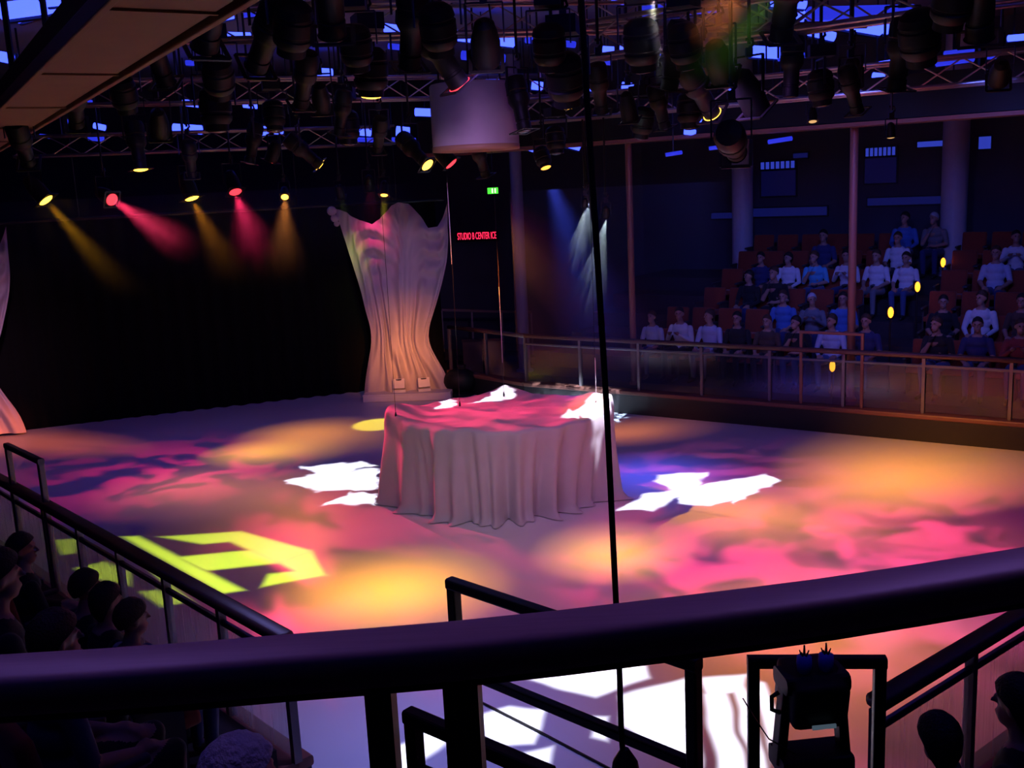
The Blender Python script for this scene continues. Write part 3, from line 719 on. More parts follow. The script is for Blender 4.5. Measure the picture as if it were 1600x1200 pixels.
CROWD = [  # head pixel, pose, top, legs, hair, long, words
    (1187, 392, 0, 'navy', 'jeans', 'hair_d', 0, 'person in a dark blue shirt next to the empty seats'), (1218, 388, 3, 'white', 'jeans', 'hair_d', 1, 'person in a white shirt with long dark hair, beside the empty seats'),
    (1250, 400, 2, 'cyan', 'jeans', 'hair_b', 0, 'person in a bright cyan shirt leaning on one hand'), (1284, 408, 1, 'white', 'navy', 'hair_d', 0, 'person in a white shirt clapping beside the cyan shirt'),
    (1316, 408, 0, 'white', 'grey', 'hair_b', 0, 'person in a white shirt just in front of the bronze pole'), (1361, 410, 0, 'white', 'jeans', 'hair_d', 0, 'person in a white printed shirt beyond the bronze pole'),
    (1285, 372, 0, 'navy', 'black', 'hair_d', 0, 'person in dark clothes behind the white shirts'), (1167, 440, 3, 'black', 'navy', 'hair_d', 1, 'person with long hair in black two rows below the dark blue shirt'),
    (1193, 442, 2, 'black', 'black', 'hair_b', 0, 'person in black leaning chin on hand'), (1222, 462, 0, 'blue', 'navy', 'hair_b', 0, 'person in a blue shirt in the middle rows before the aisle'),
    (1262, 465, 1, 'grey', 'navy', 'hair_w', 0, 'grey haired person clapping in a grey top'), (1303, 462, 0, 'blue', 'jeans', 'hair_d', 0, 'broad person in a blue shirt below the bronze pole'),
    (1016, 500, 0, 'pale', 'navy', 'hair_b', 0, 'person in a pale top, end of the front rows by the white beams'), (1043, 496, 1, 'white', 'black', 'hair_d', 0, 'person in a white shirt clapping in the front rows'),
    (1068, 500, 3, 'pale', 'grey', 'hair_b', 1, 'long haired person in a pale top in the front rows'), (1118, 482, 0, 'black', 'black', 'hair_d', 0, 'person all in black in the second row'),
    (1138, 478, 0, 'brown', 'black', 'hair_b', 0, 'person in a brown jacket in the second row'), (1173, 512, 2, 'black', 'navy', 'hair_d', 0, 'person in dark clothes chin on hand in the front row'),
    (1194, 492, 3, 'pale', 'jeans', 'hair_b', 1, 'person in a pale blouse near the gate frame'), (1237, 517, 0, 'navy', 'jeans', 'hair_b', 0, 'person in navy right behind the gate frame'),
    (1402, 358, 0, 'white', 'black', 'hair_b', 0, 'person in a white shirt in the upper rows past the bronze pole'), (1413, 335, 3, 'blue', 'navy', 'hair_d', 0, 'person in a blue top in the highest row'),
    (1442, 345, 2, 'grey', 'navy', 'hair_w', 0, 'grey haired person in a grey top in the upper rows'), (1556, 385, 0, 'pale', 'navy', 'hair_b', 0, 'person in a pale striped top beyond the step lamps'),
    (1588, 368, 1, 'white', 'navy', 'hair_d', 0, 'person in a white shirt clapping high up beyond the step lamps'), (1474, 468, 0, 'black', 'black', 'hair_d', 0, 'person in black low down beyond the step lamps'),
    (1508, 470, 3, 'white', 'jeans', 'hair_b', 1, 'long haired person in a white top beyond the step lamps'), (1530, 480, 0, 'brown', 'black', 'hair_d', 0, 'person in a brown top beside the long haired one in white'),
    (1466, 512, 2, 'black', 'jeans', 'hair_b', 0, 'person in dark clothes leaning in the front row beyond the aisle'), (1510, 520, 0, 'navy', 'jeans', 'hair_d', 0, 'person in navy in the front row beyond the aisle'),
    (1583, 470, 0, 'black', 'navy', 'hair_d', 0, 'person in black at the end of the middle rows'), (1560, 515, 1, 'red', 'jeans', 'hair_b', 0, 'person in a dark red top clapping in the front row'),
]
used = []
for (x, y, ps, tp, lg, hr, lo, lb) in CROWD:
    k, P, sc_ = seat_at(x, y, QA, nQ, tQ, Q_OFF, Q_Z)
    s = (P-QA).dot(tQ)
    for _ in range(20):
        if all(kk != k or abs(s-ss) > .56 for kk, ss in used): break
        s += .08
    used.append((k, s)); P = QA+nQ*(Q_OFF[k]-.03)+tQ*s+Vector((0, 0, Q_Z[k]-.0))
    person(P, rzQ+random.uniform(-.15, .15), ps, tp, lg, hr, lb, 'audience in the far seats', bool(lo), random.uniform(.95, 1.05))
# nearest spectators at the left
rzL = math.atan2(nL.y, nL.x)-math.pi/2
NEAR = [(12, 858, 0, 'black', 'black', 'hair_d', 0, 'dark haired spectator in black farthest along the left boards'), (58, 876, 3, 'black', 'black', 'hair_d', 0, 'spectator in dark jacket and pale collar looking across the ice'),
        (150, 930, 0, 'black', 'navy', 'hair_d', 0, 'spectator with thick dark hair close to the ribbed glass'), (108, 985, 0, 'navy', 'black', 'hair_b', 0, 'short haired spectator in front of the balcony handrail'),
        (222, 972, 0, 'pale', 'navy', 'hair_b', 0, 'brown haired spectator in a pale blue top under the handrail'), (260, 1012, 0, 'black', 'black', 'hair_d', 0, 'spectator whose dark hair just shows over the balcony handrail'),
        (420, 1150, 3, 'pale', 'jeans', 'hair_w', 1, 'white haired spectator below the balcony next to the glass end')]
usedL = []
for (x, y, ps, tp, lg, hr, lo, lb) in NEAR:
    k, P, sc_ = seat_at(x, y, LA, nL, tL, L_OFF, L_Z, 1.22); s_ = (P-LA).dot(tL)
    for _ in range(12):
        if all(kk != k or abs(s_-ss) > .5 for kk, ss in usedL): break
        s_ += .06; P = P+tL*.06
    usedL.append((k, s_))
    pr = person(P, rzL, ps, tp, lg, hr, lb, None, bool(lo) or len(usedL) % 2 == 0, sc_); h_ = pr.children[1]; h_.scale = (1.1, 1.1, 1.1); h_.location = (0, -.01, -.118)
    add_seat(P+Vector((nL.x*.02, nL.y*.02, 0)), rzL, 'arena seat under the '+lb, 'near seats by the left boards')
rzR = math.atan2(nR.y, nR.x)-math.pi/2
for (x, y, ps, lb) in ((1570, 1085, 0, 'spectator in black beside the right hand rink rail'), (1500, 1180, 2, 'spectator in black leaning below the right hand rink rail')):
    k, P, sc_ = seat_at(x, y, RA, nR, tR, L_OFF[:4], L_Z[:4], 1.22)
    pr = person(P, rzR, ps, 'black', 'black', 'hair_d', lb, None, True, sc_); h_ = pr.children[1]; h_.scale = (1.1, 1.1, 1.1); h_.location = (0, -.01, -.118)
    add_seat(P+Vector((nR.x*.02, nR.y*.02, 0)), rzR, 'arena seat under the '+lb, 'near seats by the right hand rail')

# ================================================================== CEILING RIG
ZTR = 5.95
def truss(label, a, b, h=.34, w=.34):
    a, b = Vector(a), Vector(b); t0 = (b-a).normalized(); u_ = (E1a-a).to_2d().dot(nE.to_2d())/t0.to_2d().dot(nE.to_2d())
    if 0 < u_ < (b-a).length: a = a+t0*(u_+.35)
    L = (b-a).length; t = (b-a).normalized(); n = Vector((-t.y, t.x, 0)).normalized()
    r = thing('lighting_truss', label, 'truss', a)
    C = [(-w/2, 0), (w/2, 0), (w/2, h), (-w/2, h)]; q = lambda s, c: t*s+n*c[0]+Vector((0, 0, c[1]))
    for c in C: MB().tube([q(0, c), q(L, c)], .024, 8).build('chord', MT['truss'], r, True)
    N = max(2, int(L/.55)); mb = None
    for f, (c0, c1) in enumerate(((0, 1), (1, 2), (2, 3), (3, 0))):
        mb = MB()
        for i in range(N):
            s0, s1 = L*i/N, L*(i+1)/N; A, B = (C[c0], C[c1]) if i % 2 else (C[c1], C[c0])
            mb.tube([q(s0, A), q(s1, B)], .011, 6)
        tag(mb.build('lacing', MT['truss'], r), kind='stuff')
    for s in (L*.12, L*.5, L*.88): MB().tube([q(s, (0, h)), q(s, (0, 7.195-a.z))], .012, 6).build('suspension', MT['darkmetal'], r)
    return r
def tz(x, y, D): p = onY(x, y, D); return p
truss('aluminium lighting truss running over the black backdrop', (-10.0, 18.2, 5.2), (-2.1, 20.76, 5.2))
truss('aluminium lighting truss over the far half of the ice', (-9.0, 14.6, 5.75), (1.6, 18.4, 5.75))
truss('aluminium lighting truss over the draped platform', (-6.5, 11.2, 6.0), (4.6, 13.0, 6.0))
truss('aluminium lighting truss above the bright long blue tube', (-3.8, 8.6, 6.05), (2.6, 9.6, 6.05))
truss('aluminium lighting truss slanting past the white drum towards the far seats', (0.9, 11.2, 5.55), (5.5, 7.6, 5.55))
truss('aluminium lighting truss in line with the far rink board', (-0.6, 17.6, 5.25), (8.0, 11.6, 5.25))
truss('short aluminium truss over the right hand seats', (3.6, 9.8, 6.1), (9.0, 10.6, 6.1))

LENS = dict(amber=emat('lens_amber', (1.0, .5, .05), 5.0), red=emat('lens_red', (1.0, .04, .06), 2.2), white=emat('lens_white', (.75, .88, 1.0), 9.0),
            green=emat('lens_green', (.5, 1.0, .05), 1.3), orange=emat('lens_orange', (1.0, .4, .05), 2.5), dim=emat('lens_amber_dim', (1.0, .55, .2), .8))
par_me = MB().lathe([(.088, .02), (.112, 0), (.118, 0), (.118, .2), (.105, .26), (.08, .36), (.03, .4), (.0, .4)], 18).mesh('housing', MT['black'], True)
pro_me = MB().lathe([(.07, .02), (.086, 0), (.09, 0), (.09, .1), (.08, .105), (.08, .125), (.09, .13), (.09, .28), (.12, .33), (.135, .36), (.135, .44), (.125, .45), (.125, .48), (.135, .49), (.135, .6), (.11, .66), (.0, .68)], 18).mesh('housing', MT['black'], True)
mov_me = MB().lathe([(.08, .02), (.1, 0), (.115, 0), (.115, .06), (.15, .1), (.155, .14), (.145, .15), (.145, .17), (.158, .18), (.158, .28), (.145, .29), (.145, .31), (.155, .32), (.14, .38), (.09, .42), (.0, .43)], 20).mesh('housing', MT['black'], True)
def sharp(me, ang=35):
    bm = bmesh.new(); bm.from_mesh(me)
    for e in bm.edges:
        if len(e.link_faces) == 2 and e.calc_face_angle(0) > math.radians(ang): e.smooth = False
    bm.to_mesh(me); bm.free()
for me in (par_me, pro_me, mov_me): sharp(me)
gel_mb = MB()
for a_, b_ in (((-.13, -.13, 0), (.13, -.13, 0)), ((.13, -.13, 0), (.13, .13, 0)), ((.13, .13, 0), (-.13, .13, 0)), ((-.13, .13, 0), (-.13, -.13, 0))): gel_mb.bar(a_, b_, .03, .012)
gel_me = gel_mb.mesh('gel_frame', MT['darkmetal'])
lens_mes = {k: MB().lathe([(.1, 0), (.085, -.012), (.045, -.022), (.0, -.026)], 18).mesh('lens', m_, True) for k, m_ in list(LENS.items())+[('off', MT['lensoff'])]}
clamp_me = MB().box((0, 0, .03), (.06, .05, .08)).tube([(0, 0, .06), (.04, 0, .1), (.03, 0, .14), (-.03, 0, .14)], .015, 6).mesh('clamp', MT['darkmetal'])
def fixture(x, y, D, target, kind, colour, label, size=1.0, group=None, ztop=None, name='stage_lantern'):
    p = onY(x, y, D); target = Vector(target); d_ = (target-p).normalized(); q = d_.to_track_quat('-Z', 'Y')
    bl = dict(par=.18, profile=.42, mover=.24)[kind]*size; piv = p-d_*bl
    sd = d_.cross(Vector((0, 0, 1))); sd = sd.normalized() if sd.length > .05 else Vector((1, 0, 0))
    wdt = dict(par=.15, profile=.17, mover=.2)[kind]*size; top = piv+Vector((0, 0, (.3 if kind != 'profile' else .34)*size))
    r = thing(name, label, 'stage light', top, group=group)
    def ch(nm, me):
        o = link(nm, me, r, p-top); o.rotation_mode = 'QUATERNION'; o.rotation_quaternion = q; o.scale = (size,)*3; return o
    ch('housing', dict(par=par_me, profile=pro_me, mover=mov_me)[kind]); ch('lens', lens_mes[colour])
    if kind != 'mover': ch('gel_frame', gel_me)
    mb = MB()
    for s in (-1, 1): mb.bar(piv-top+sd*wdt*s, sd*wdt*s, .03*size, .012, roll_up=sd)
    mb.bar(-sd*wdt, sd*wdt, .03*size, .014); mb.build('yoke', MT['darkmetal'], r)
    if kind == 'mover': MB().bar((0, 0, .02), (0, 0, .16*size), .3*size, .24*size, roll_up=sd).build('base_box', MT['black'], r)
    cl = link('clamp', clamp_me, r, (0, 0, .15*size if kind == 'mover' else 0))
    zt = ztop if ztop is not None else 7.2
    MB().tube([(0, 0, .1), (0, 0, max(.2, zt-top.z))], .017, 6).build('drop_pipe', MT['darkmetal'], r)
    r['lens_pos'] = list(p + d_*.06)
    return r
def lamp(fx, target, rad_m, L, z=0.0, name='bulb', blend=1.0, soft=.05, albedo=.74):
    """spot inside a lantern, sized to give peak radiance L on the aimed spot"""
    p = Vector(fx['lens_pos']); tg = Vector(target); d_ = (tg-p); dist = d_.length; cosv = max(.25, abs(d_.normalized().z)) if z is not None else .8
    mx = max(L); E = mx*math.pi/albedo; P = E*4*math.pi*dist*dist/cosv
    o = spot(name, p, tg, P, [c/mx for c in L], 2*math.degrees(math.atan(1.25*rad_m/dist)), .35, soft, fx)
    if blend == 1.0: gobo_gauss(o, .5*rad_m/dist)
    return o
G = lambda x, y, z=0.0: onz(x, y, z)
AMB, RED, WHT = (1.0, .42, .04), (1.0, .05, .16), (.8, .9, 1.0)
gb1 = 'lit amber lanterns'; n_ = 0
# lanterns hung above the black backdrop
F = {}
F['a1'] = fixture(72, 313, 17.6, G(410, 702), 'par', 'amber', 'amber lit lantern over the end of the black backdrop by the left curtain', 1.25)
F['r1'] = fixture(175, 312, 18.4, G(720, 650, 1.2), 'par', 'red', 'red lit lantern between two amber ones over the backdrop', 1.1)
F['a2'] = fixture(300, 310, 19.0, G(432, 680), 'par', 'amber', 'amber lit lantern over the middle of the backdrop', 1.25)
F['r2'] = fixture(368, 300, 19.4, G(500, 700), 'par', 'red', 'red lit lantern with a broad pink beam over the backdrop', 1.15)
F['a3'] = fixture(445, 308, 19.8, G(470, 760), 'par', 'amber', 'small amber lit lantern with a faint beam over the backdrop', .7)
F['g1'] = fixture(533, 308, 20.2, onY(560, 420, 21.2), 'par', 'green', 'green lit lantern shining down the edge of the swagged curtain', .7)
F['r3'] = fixture(577, 293, 20.3, onY(580, 350, 21.1), 'par', 'red', 'red lit lantern over the dip of the swagged curtain', .8)
F['a4'] = fixture(600, 305, 20.5, G(592, 662), 'par', 'amber', 'amber lit lantern over the peak of the swagged curtain', .75)
# second line
F['a5'] = fixture(220, 265, 15.4, G(300, 765), 'profile', 'amber', 'long amber lit lantern in front of the backdrop line', 1.05)
F['a6'] = fixture(500, 258, 15.8, G(985, 672), 'profile', 'amber', 'amber lit lantern hung over the far half of the ice', .95)
F['a7'] = fixture(668, 258, 15.5, G(1180, 805), 'profile', 'amber', 'amber lit lantern under the white drum')
F['r4'] = fixture(705, 256, 15.0, G(1130, 745), 'par', 'red', 'red lit lantern under the white drum')
F['r5'] = fixture(423, 252, 15.2, G(290, 738), 'par', 'red', 'red lit lantern tipped sideways over the far ice', .8)
F['a8'] = fixture(853, 262, 16.0, G(1010, 745), 'mover', 'orange', 'moving light with a faint orange lens beside the black cable', .8)
# near line
F['a9'] = fixture(580, 150, 9.6, G(600, 920), 'mover', 'amber', 'large amber lit moving light over the near ice', 1.0)
F['a10'] = fixture(887, 163, 9.2, G(955, 862), 'mover', 'amber', 'large amber lit moving light beside the taut black cable', 1.05)
F['a11'] = fixture(1113, 178, 10.5, G(1420, 735), 'profile', 'amber', 'amber lit lantern below the green haze', .95)
F['r6'] = fixture(718, 132, 8.8, G(1200, 880), 'profile', 'red', 'big red lit lantern in front of the white drum', 1.0)
F['r7'] = fixture(1183, 172, 9.6, G(1480, 830), 'par', 'red', 'square framed red lit lantern beside a blue tube', 1.05)
F['w1'] = fixture(503, 172, 11.0, G(560, 750), 'par', 'white', 'white lit lantern shining out of the dark rig', .8)
F['w2'] = fixture(985, 187, 11.5, G(1090, 765), 'par', 'white', 'white lit lantern at the head of the white beams', .8)
F['w3'] = fixture(862, 133, 9.6, G(720, 640), 'par', 'white', 'tiny white lit lantern above the large amber one', .45)
F['t1'] = fixture(1270, 190, 12.0, G(1300, 900), 'par', 'dim', 'faint amber lantern near the bulkhead edge', .45)
F['t2'] = fixture(1392, 215, 12.5, G(1400, 800), 'par', 'dim', 'faint amber lantern hung before the far seats', .45)
F['b1'] = fixture(947, 338, 16.2, onz(950, 640), 'par', 'white', 'white lit lantern low down where the white beams start', .5)
F['b2'] = fixture(914, 322, 16.4, onz(905, 640), 'par', 'white', 'pair of white lit lanterns low beside the black cable', .38, 'low white lanterns')
F['b3'] = fixture(918, 312, 16.6, onz(985, 640), 'par', 'white', 'pair of white lit lanterns low beside the black cable', .34, 'low white lanterns')
# dark lanterns in the rig
DARK = [(120, 195, 12.5, (160, 700), 'profile', 1.2), (260, 130, 10.0, (500, 800), 'profile', 1.2), (345, 150, 9.6, (420, 800), 'mover', 1.1), (400, 105, 8.8, (150, 800), 'profile', 1.25), (455, 85, 8.4, (400, 900), 'mover', 1.2),
        (300, 275, 15.2, (350, 700), 'profile', 1.0), (390, 255, 14.2, (300, 800), 'profile', 1.0), (430, 205, 12.0, (500, 900), 'mover', 1.0), (530, 210, 12.5, (460, 800), 'profile', .95), (590, 235, 13.5, (540, 700), 'profile', .9),
        (640, 105, 8.6, (600, 900), 'profile', 1.2), (690, 85, 8.2, (800, 900), 'mover', 1.1), (820, 205, 11.5, (950, 900), 'profile', 1.1), (860, 110, 9.0, (900, 900), 'mover', 1.1), (870, 240, 13.5, (920, 800), 'mover', 1.0), (760, 275, 15.2, (900, 700), 'profile', 1.0),
        (1005, 110, 9.0, (1050, 900), 'mover', 1.2), (1045, 140, 9.6, (900, 900), 'profile', 1.1), (1075, 105, 8.6, (1200, 900), 'mover', 1.0), (1000, 215, 12.0, (900, 800), 'mover', 1.0), (1040, 200, 11.5, (1200, 800), 'profile', .9), (1150, 238, 8.9, (1260, 520), 'profile', 1.15),
        (1235, 150, 10.0, (1200, 900), 'profile', 1.0), (1285, 165, 10.4, (1350, 900), 'mover', 1.0), (1340, 175, 10.6, (1500, 800), 'profile', .9), (1400, 140, 9.2, (1300, 900), 'profile', 1.1), (1440, 100, 8.2, (1500, 900), 'mover', 1.2), (1530, 60, 7.6, (1500, 900), 'profile', 1.3), (1480, 45, 7.6, (1300, 900), 'mover', 1.1),
        (45, 255, 13.0, (200, 700), 'profile', 1.2), (200, 175, 11.2, (350, 800), 'mover', 1.1), (320, 75, 7.6, (200, 900), 'profile', 1.3), (520, 55, 7.4, (600, 900), 'profile', 1.3), (560, 110, 8.8, (640, 900), 'mover', 1.05), (470, 165, 10.6, (380, 800), 'profile', 1.05), (940, 175, 10.5, (1000, 800), 'profile', .9), (1220, 60, 7.6, (1100, 900), 'profile', 1.1)]
NEARBY = dict(a1='the end lantern of the backdrop row', r1='the first red backdrop lantern', a2='the middle backdrop lantern', r2='the pink beamed lantern', a3='the small backdrop amber light', g1='the green lit lantern', r3='the red curtain lantern', a4='the amber curtain lantern',
    a5='the long amber lit lantern', a6='the amber light of the far ice', a7='the amber light under the drum', r4='the red light under the drum', r5='the sideways red light', a8='the faint orange moving light', a9='the near amber moving light', a10='the amber moving light by the cable',
    a11='the amber light below green haze', r6='the big red lantern', r7='the square framed red lantern', w1='the lone white lit lantern', w2='the white lantern heading the beams', w3='the tiny white lantern', t1='the faint amber light at the bulkhead', t2='the faint amber light before the seats', b1='the low white lantern', b2='the low white pair', b3='the low white pair')
LITPX = dict(a1=(72, 313), r1=(175, 312), a2=(300, 310), r2=(368, 300), a5=(220, 265), a6=(500, 258), a7=(668, 258), r5=(423, 252), a8=(853, 262), a9=(580, 150), a10=(887, 163), a11=(1113, 178), r6=(718, 132), r7=(1183, 172), w1=(503, 172), w2=(985, 187), w3=(862, 133), t1=(1270, 190), t2=(1392, 215))
for i, (x, y, D, tg, kd, sz) in enumerate(DARK):
    sz *= .82
    wd = dict(profile='unlit long barrelled black lantern', par='unlit black can lantern', mover='unlit black moving light')[kd]
    k = min(LITPX, key=lambda q: math.hypot(LITPX[q][0]-x, LITPX[q][1]-y)); lx, ly = LITPX[k]; dd = math.hypot(lx-x, ly-y)
    wh = 'right beside' if dd < 75 else ('above' if y < ly-60 else 'a little way from')
    if dd > 170: wh = 'well above'
    lb = '%s %s %s' % (wd, wh, NEARBY[k])
    fixture(x, y, D, G(*tg), kd, 'off', lb, sz, lb.replace('unlit', 'unlit set,'))

# ------------------------------------------------------------------ light pools on the ice
lamp(F['a1'], G(412, 707), .9, (1.05, .45, .01)); lamp(F['a2'], G(490, 680), 1.35, (.8, .26, .01)); lamp(F['a3'], G(440, 795), 1.5, (.26, .08, .015))
lamp(F['a5'], G(310, 762), 1.5, (.4, .12, .02)); lamp(F['a6'], G(985, 674), .9, (.55, .14, .02)); lamp(F['a7'], G(1190, 806), 1.5, (.85, .3, .02))
lamp(F['a9'], G(612, 922), 1.2, (1.9, .74, .01)); lamp(F['a10'], G(958, 864), .85, (1.3, .56, .02)); lamp(F['a11'], G(1420, 737), 1.75, (1.15, .4, .02))
lamp(F['t1'], G(1250, 1000), 1.9, (.75, .22, .04)); lamp(F['a4'], G(590, 663), .4, (.95, .75, .03), blend=.5)
lamp(F['w3'], G(850, 880), 2.6, (.13, .05, .045)); lamp(F['w1'], G(600, 980), 1.8, (.2, .04, .03)); lamp(F['t2'], G(30, 690), 1.0, (.35, .06, .01))
for fx, tg, rm, L, sc, lo, hi, sd in ((F['r5'], G(270, 738), 2.3, (.65, .012, .08), 7, .45, .56, 1), (F['r2'], G(560, 850), 1.9, (.4, .012, .055), 9, .44, .56, 2), (F['r6'], G(1210, 872), 2.6, (.95, .03, .17), 8, .42, .56, 3),
                                  (F['r7'], G(1480, 825), 2.3, (.75, .025, .13), 8, .44, .58, 4), (F['r4'], G(1130, 745), 2.0, (.35, .03, .12), 9, .43, .57, 5), (F['t2'], G(1500, 1000), 2.2, (.5, .05, .16), 5, .35, .6, 6),
                                  (F['r1'], G(690, 648, 1.25), 1.3, (1.0, .04, .13), 30, .38, .56, 7), (F['r5'], G(840, 640, 1.25), 1.3, (.85, .035, .11), 28, .38, .56, 8)):
    gobo_noise(lamp(fx, tg, rm, L), sc, lo, hi, sd)
lamp(F['a8'], G(1015, 745), 1.3, (.05, .08, .85)); lamp(F['r3'], onY(585, 362, 21.15), .45, (.6, .03, .12), None, albedo=.55); lamp(F['g1'], onY(548, 400, 21.15), .4, (.22, .3, .02), None, albedo=.55)
# white and yellow gobo projectors: moving lights hung straight down
def projector(x, y, D, label, polys, L, soft, warp=0.0, wscale=30):
    c = [sum((onz(px, py, pz).x for px, py, pz in P), 0)/len(P) for P in polys]; 
    p = onY(x, y, D); fx = fixture(x, y, D, p-Vector((0, 0, 1)), 'mover', 'off', label, 1.0, None)
    lp = Vector(fx['lens_pos']); mx = max(L); h = lp.z; mc = sum((onz(*q) for P in polys for q in P), Vector())/sum(len(P) for P in polys); ds = (mc-lp).length
    P_ = mx*math.pi/.74*4*math.pi*ds*ds/(h/ds)
    s = spot('bulb', lp, lp-Vector((0, 0, 1)), P_, [q/mx for q in L], 150, .05, .012, fx); s.rotation_mode = 'XYZ'; s.rotation_euler = (0, 0, 0)
    gobo_polys(s, [[((onz(px, py, pz).x-lp.x)/(lp.z-pz), (onz(px, py, pz).y-lp.y)/(lp.z-pz)) for px, py, pz in P] for P in polys], soft, warp, wscale)
    return s
def Z(P, z=0.0): return [(x, y, z) for x, y in P]
def YC(P): return [(x/2.963, 800+y/2.963, 0.0) for x, y in P]
projector(340, 205, 10.4, 'moving light that throws the yellow emblem on the ice', [YC(P) for P in (
    [(570, 115), (640, 112), (1125, 362), (1030, 376)], [(750, 115), (1115, 90), (1200, 125), (940, 148)], [(1115, 90), (1440, 180), (1290, 238), (1040, 125)], [(815, 210), (1170, 175), (1300, 235), (950, 272)],
    [(1290, 235), (1440, 180), (1500, 292), (1380, 280)], [(1215, 345), (1500, 292), (1385, 272), (1245, 288)], [(255, 130), (370, 122), (345, 190), (290, 198)], [(420, 125), (490, 122), (880, 415), (800, 350)], [(350, 260), (480, 230), (600, 275), (600, 338), (400, 300)], [(655, 370), (720, 362), (870, 415), (750, 438)])],
    (.72, .98, .03), .012)
projector(545, 225, 13.6, 'moving light that throws white splashes beside the draped platform', [Z(P) for P in ([(443, 755), (478, 742), (590, 732), (590, 764), (500, 766)], [(468, 729), (560, 722), (590, 728), (500, 744)], [(508, 788), (550, 768), (586, 770), (584, 788)])]
          + [Z(P, 1.27) for P in ([(680, 634), (700, 622), (712, 628), (695, 636)], [(735, 628), (800, 606), (806, 618), (770, 628)])], (2.2, 2.2, 2.6), .01, .07, 20)
projector(1078, 200, 12.6, 'moving light that throws the white arrow shapes over the open ice', [Z(P) for P in ([(968, 796), (1010, 770), (1080, 764), (1020, 798)], [(1030, 742), (1106, 738), (1088, 762), (1060, 770), (1025, 752)], [(1060, 765), (1130, 750), (1150, 778), (1105, 790), (1060, 786)], [(1118, 754), (1200, 741), (1216, 752), (1150, 785)])]
          + [Z(P, 1.33) for P in ([(905, 634), (930, 616), (956, 622), (958, 638), (915, 644)], [(880, 644), (893, 632), (911, 636), (904, 647)])], (2.2, 2.2, 2.7), .01, .055, 16)
projector(1020, -14, 6.9, 'moving light that throws white fans at the rink entrance', [Z(P) for P in ([(825, 1060), (1005, 1033), (1012, 1060), (930, 1088)], [(920, 1102), (1078, 1058), (1092, 1200), (985, 1215), (975, 1135)], [(748, 1122), (800, 1106), (848, 1112), (835, 1160), (762, 1166)], [(810, 1182), (862, 1168), (850, 1210), (800, 1210)],
          [(930, 1122), (947, 1122), (947, 1156), (932, 1152)], [(596, 1180), (692, 1132), (692, 1160), (610, 1215)], [(1100, 1060), (1165, 1053), (1155, 1078), (1104, 1088)], [(1100, 1085), (1128, 1080), (1166, 1210), (1128, 1210)], [(1142, 1068), (1158, 1068), (1198, 1205), (1182, 1205)], [(1176, 1062), (1192, 1066), (1210, 1110), (1203, 1160)])], (2.0, 2.05, 2.4), .01, .025, 9)
# washes
def washer(x, y, D, tg, rm, L, label, blend=1.0, soft=.25):
    fx = fixture(x, y, D, tg, 'par', 'off', label, 1.0); return lamp(fx, tg, rm, L, blend=blend, soft=soft)
washer(760, 95, 8.6, G(800, 760), 11, (.011, .005, .032), 'unlit faced can lantern washing the ice violet, near truss')
washer(250, 210, 13.0, G(300, 690), 7, (.007, .004, .05), 'can lantern washing the far ice violet by the backdrop')
washer(1130, 120, 9.4, G(1300, 740), 9, (.017, .007, .038), 'can lantern washing the open ice violet')
washer(880, -70, 6.6, G(650, 1140), 2.3, (.14, .13, .42), 'added can lantern washing the rink entrance pale blue')  # unseen lamp added to imitate lavender bloom round the white shapes
# unseen fill lanterns added to throw soft mauve and orange on the drapes
for k, (P, tg, rm, L, lb) in enumerate((((-4.2, 3.4, 6.3), (cen.x-.3, cen.y-.6, .8), 2.4, (.024, .022, .034), 'added fill lantern near the bulkhead lighting the draped platform'), ((4.6, 2.6, 6.3), (cen.x+.5, cen.y-.4, .9), 2.4, (.044, .021, .032), 'added fill lantern at the right lighting the draped platform pink'),
                                  ((0.5, 5.4, 5.75), (wbase.x, 21.2, 2.6), 2.6, (.036, .019, .048), 'added fill lantern lighting the swagged curtain mauve'), ((1.6, 6.0, 5.8), (wbase.x+.02, 21.2, .95), 1.15, (.6, .17, .03), 'added fill lantern lighting the curtain waist orange'),
                                  ((-5.0, 7.0, 6.2), (_p2.x, _p2.y, 1.6), 2.0, (.2, .09, .16), 'added fill lantern lighting the left curtain'))):
    P = Vector(P); v = np.array(P)-cO
    fx = fixture(800, 600, 10, (0, 12, 0), 'par', 'off', lb, 1.0); off = P-Vector(fx.location); 
    fx.location = P; q = (Vector(tg)-P).to_track_quat('-Z', 'Y')
    for ch_ in fx.children:
        if ch_.name.split('.')[0] in ('housing', 'lens', 'gel_frame'): ch_.rotation_quaternion = q
        if ch_.name.startswith('drop_pipe'):
            me = MB().tube([(0, 0, .1), (0, 0, 7.2-P.z)], .017, 6).mesh('drop_pipe', MT['darkmetal']); ch_.data = me
    d_ = (Vector(tg)-P).normalized(); hp = Vector((0, 0, -.3))+d_*.18
    for ch_ in fx.children:
        if ch_.name.split('.')[0] in ('housing', 'lens', 'gel_frame'): ch_.location = hp
        if ch_.name.startswith('yoke'):
            sd_ = d_.cross(Vector((0, 0, 1))).normalized(); mb = MB()
            for s in (-1, 1): mb.bar(Vector((0, 0, -.3))+sd_*.15*s, sd_*.15*s, .03, .012, roll_up=sd_)
            mb.bar(-sd_*.15, sd_*.15, .03, .014); ch_.data = mb.mesh('yoke', MT['darkmetal'])
    fx['lens_pos'] = list(P+hp+d_*.06); lamp(fx, tg, rm, L, None, albedo=.55, soft=.12)
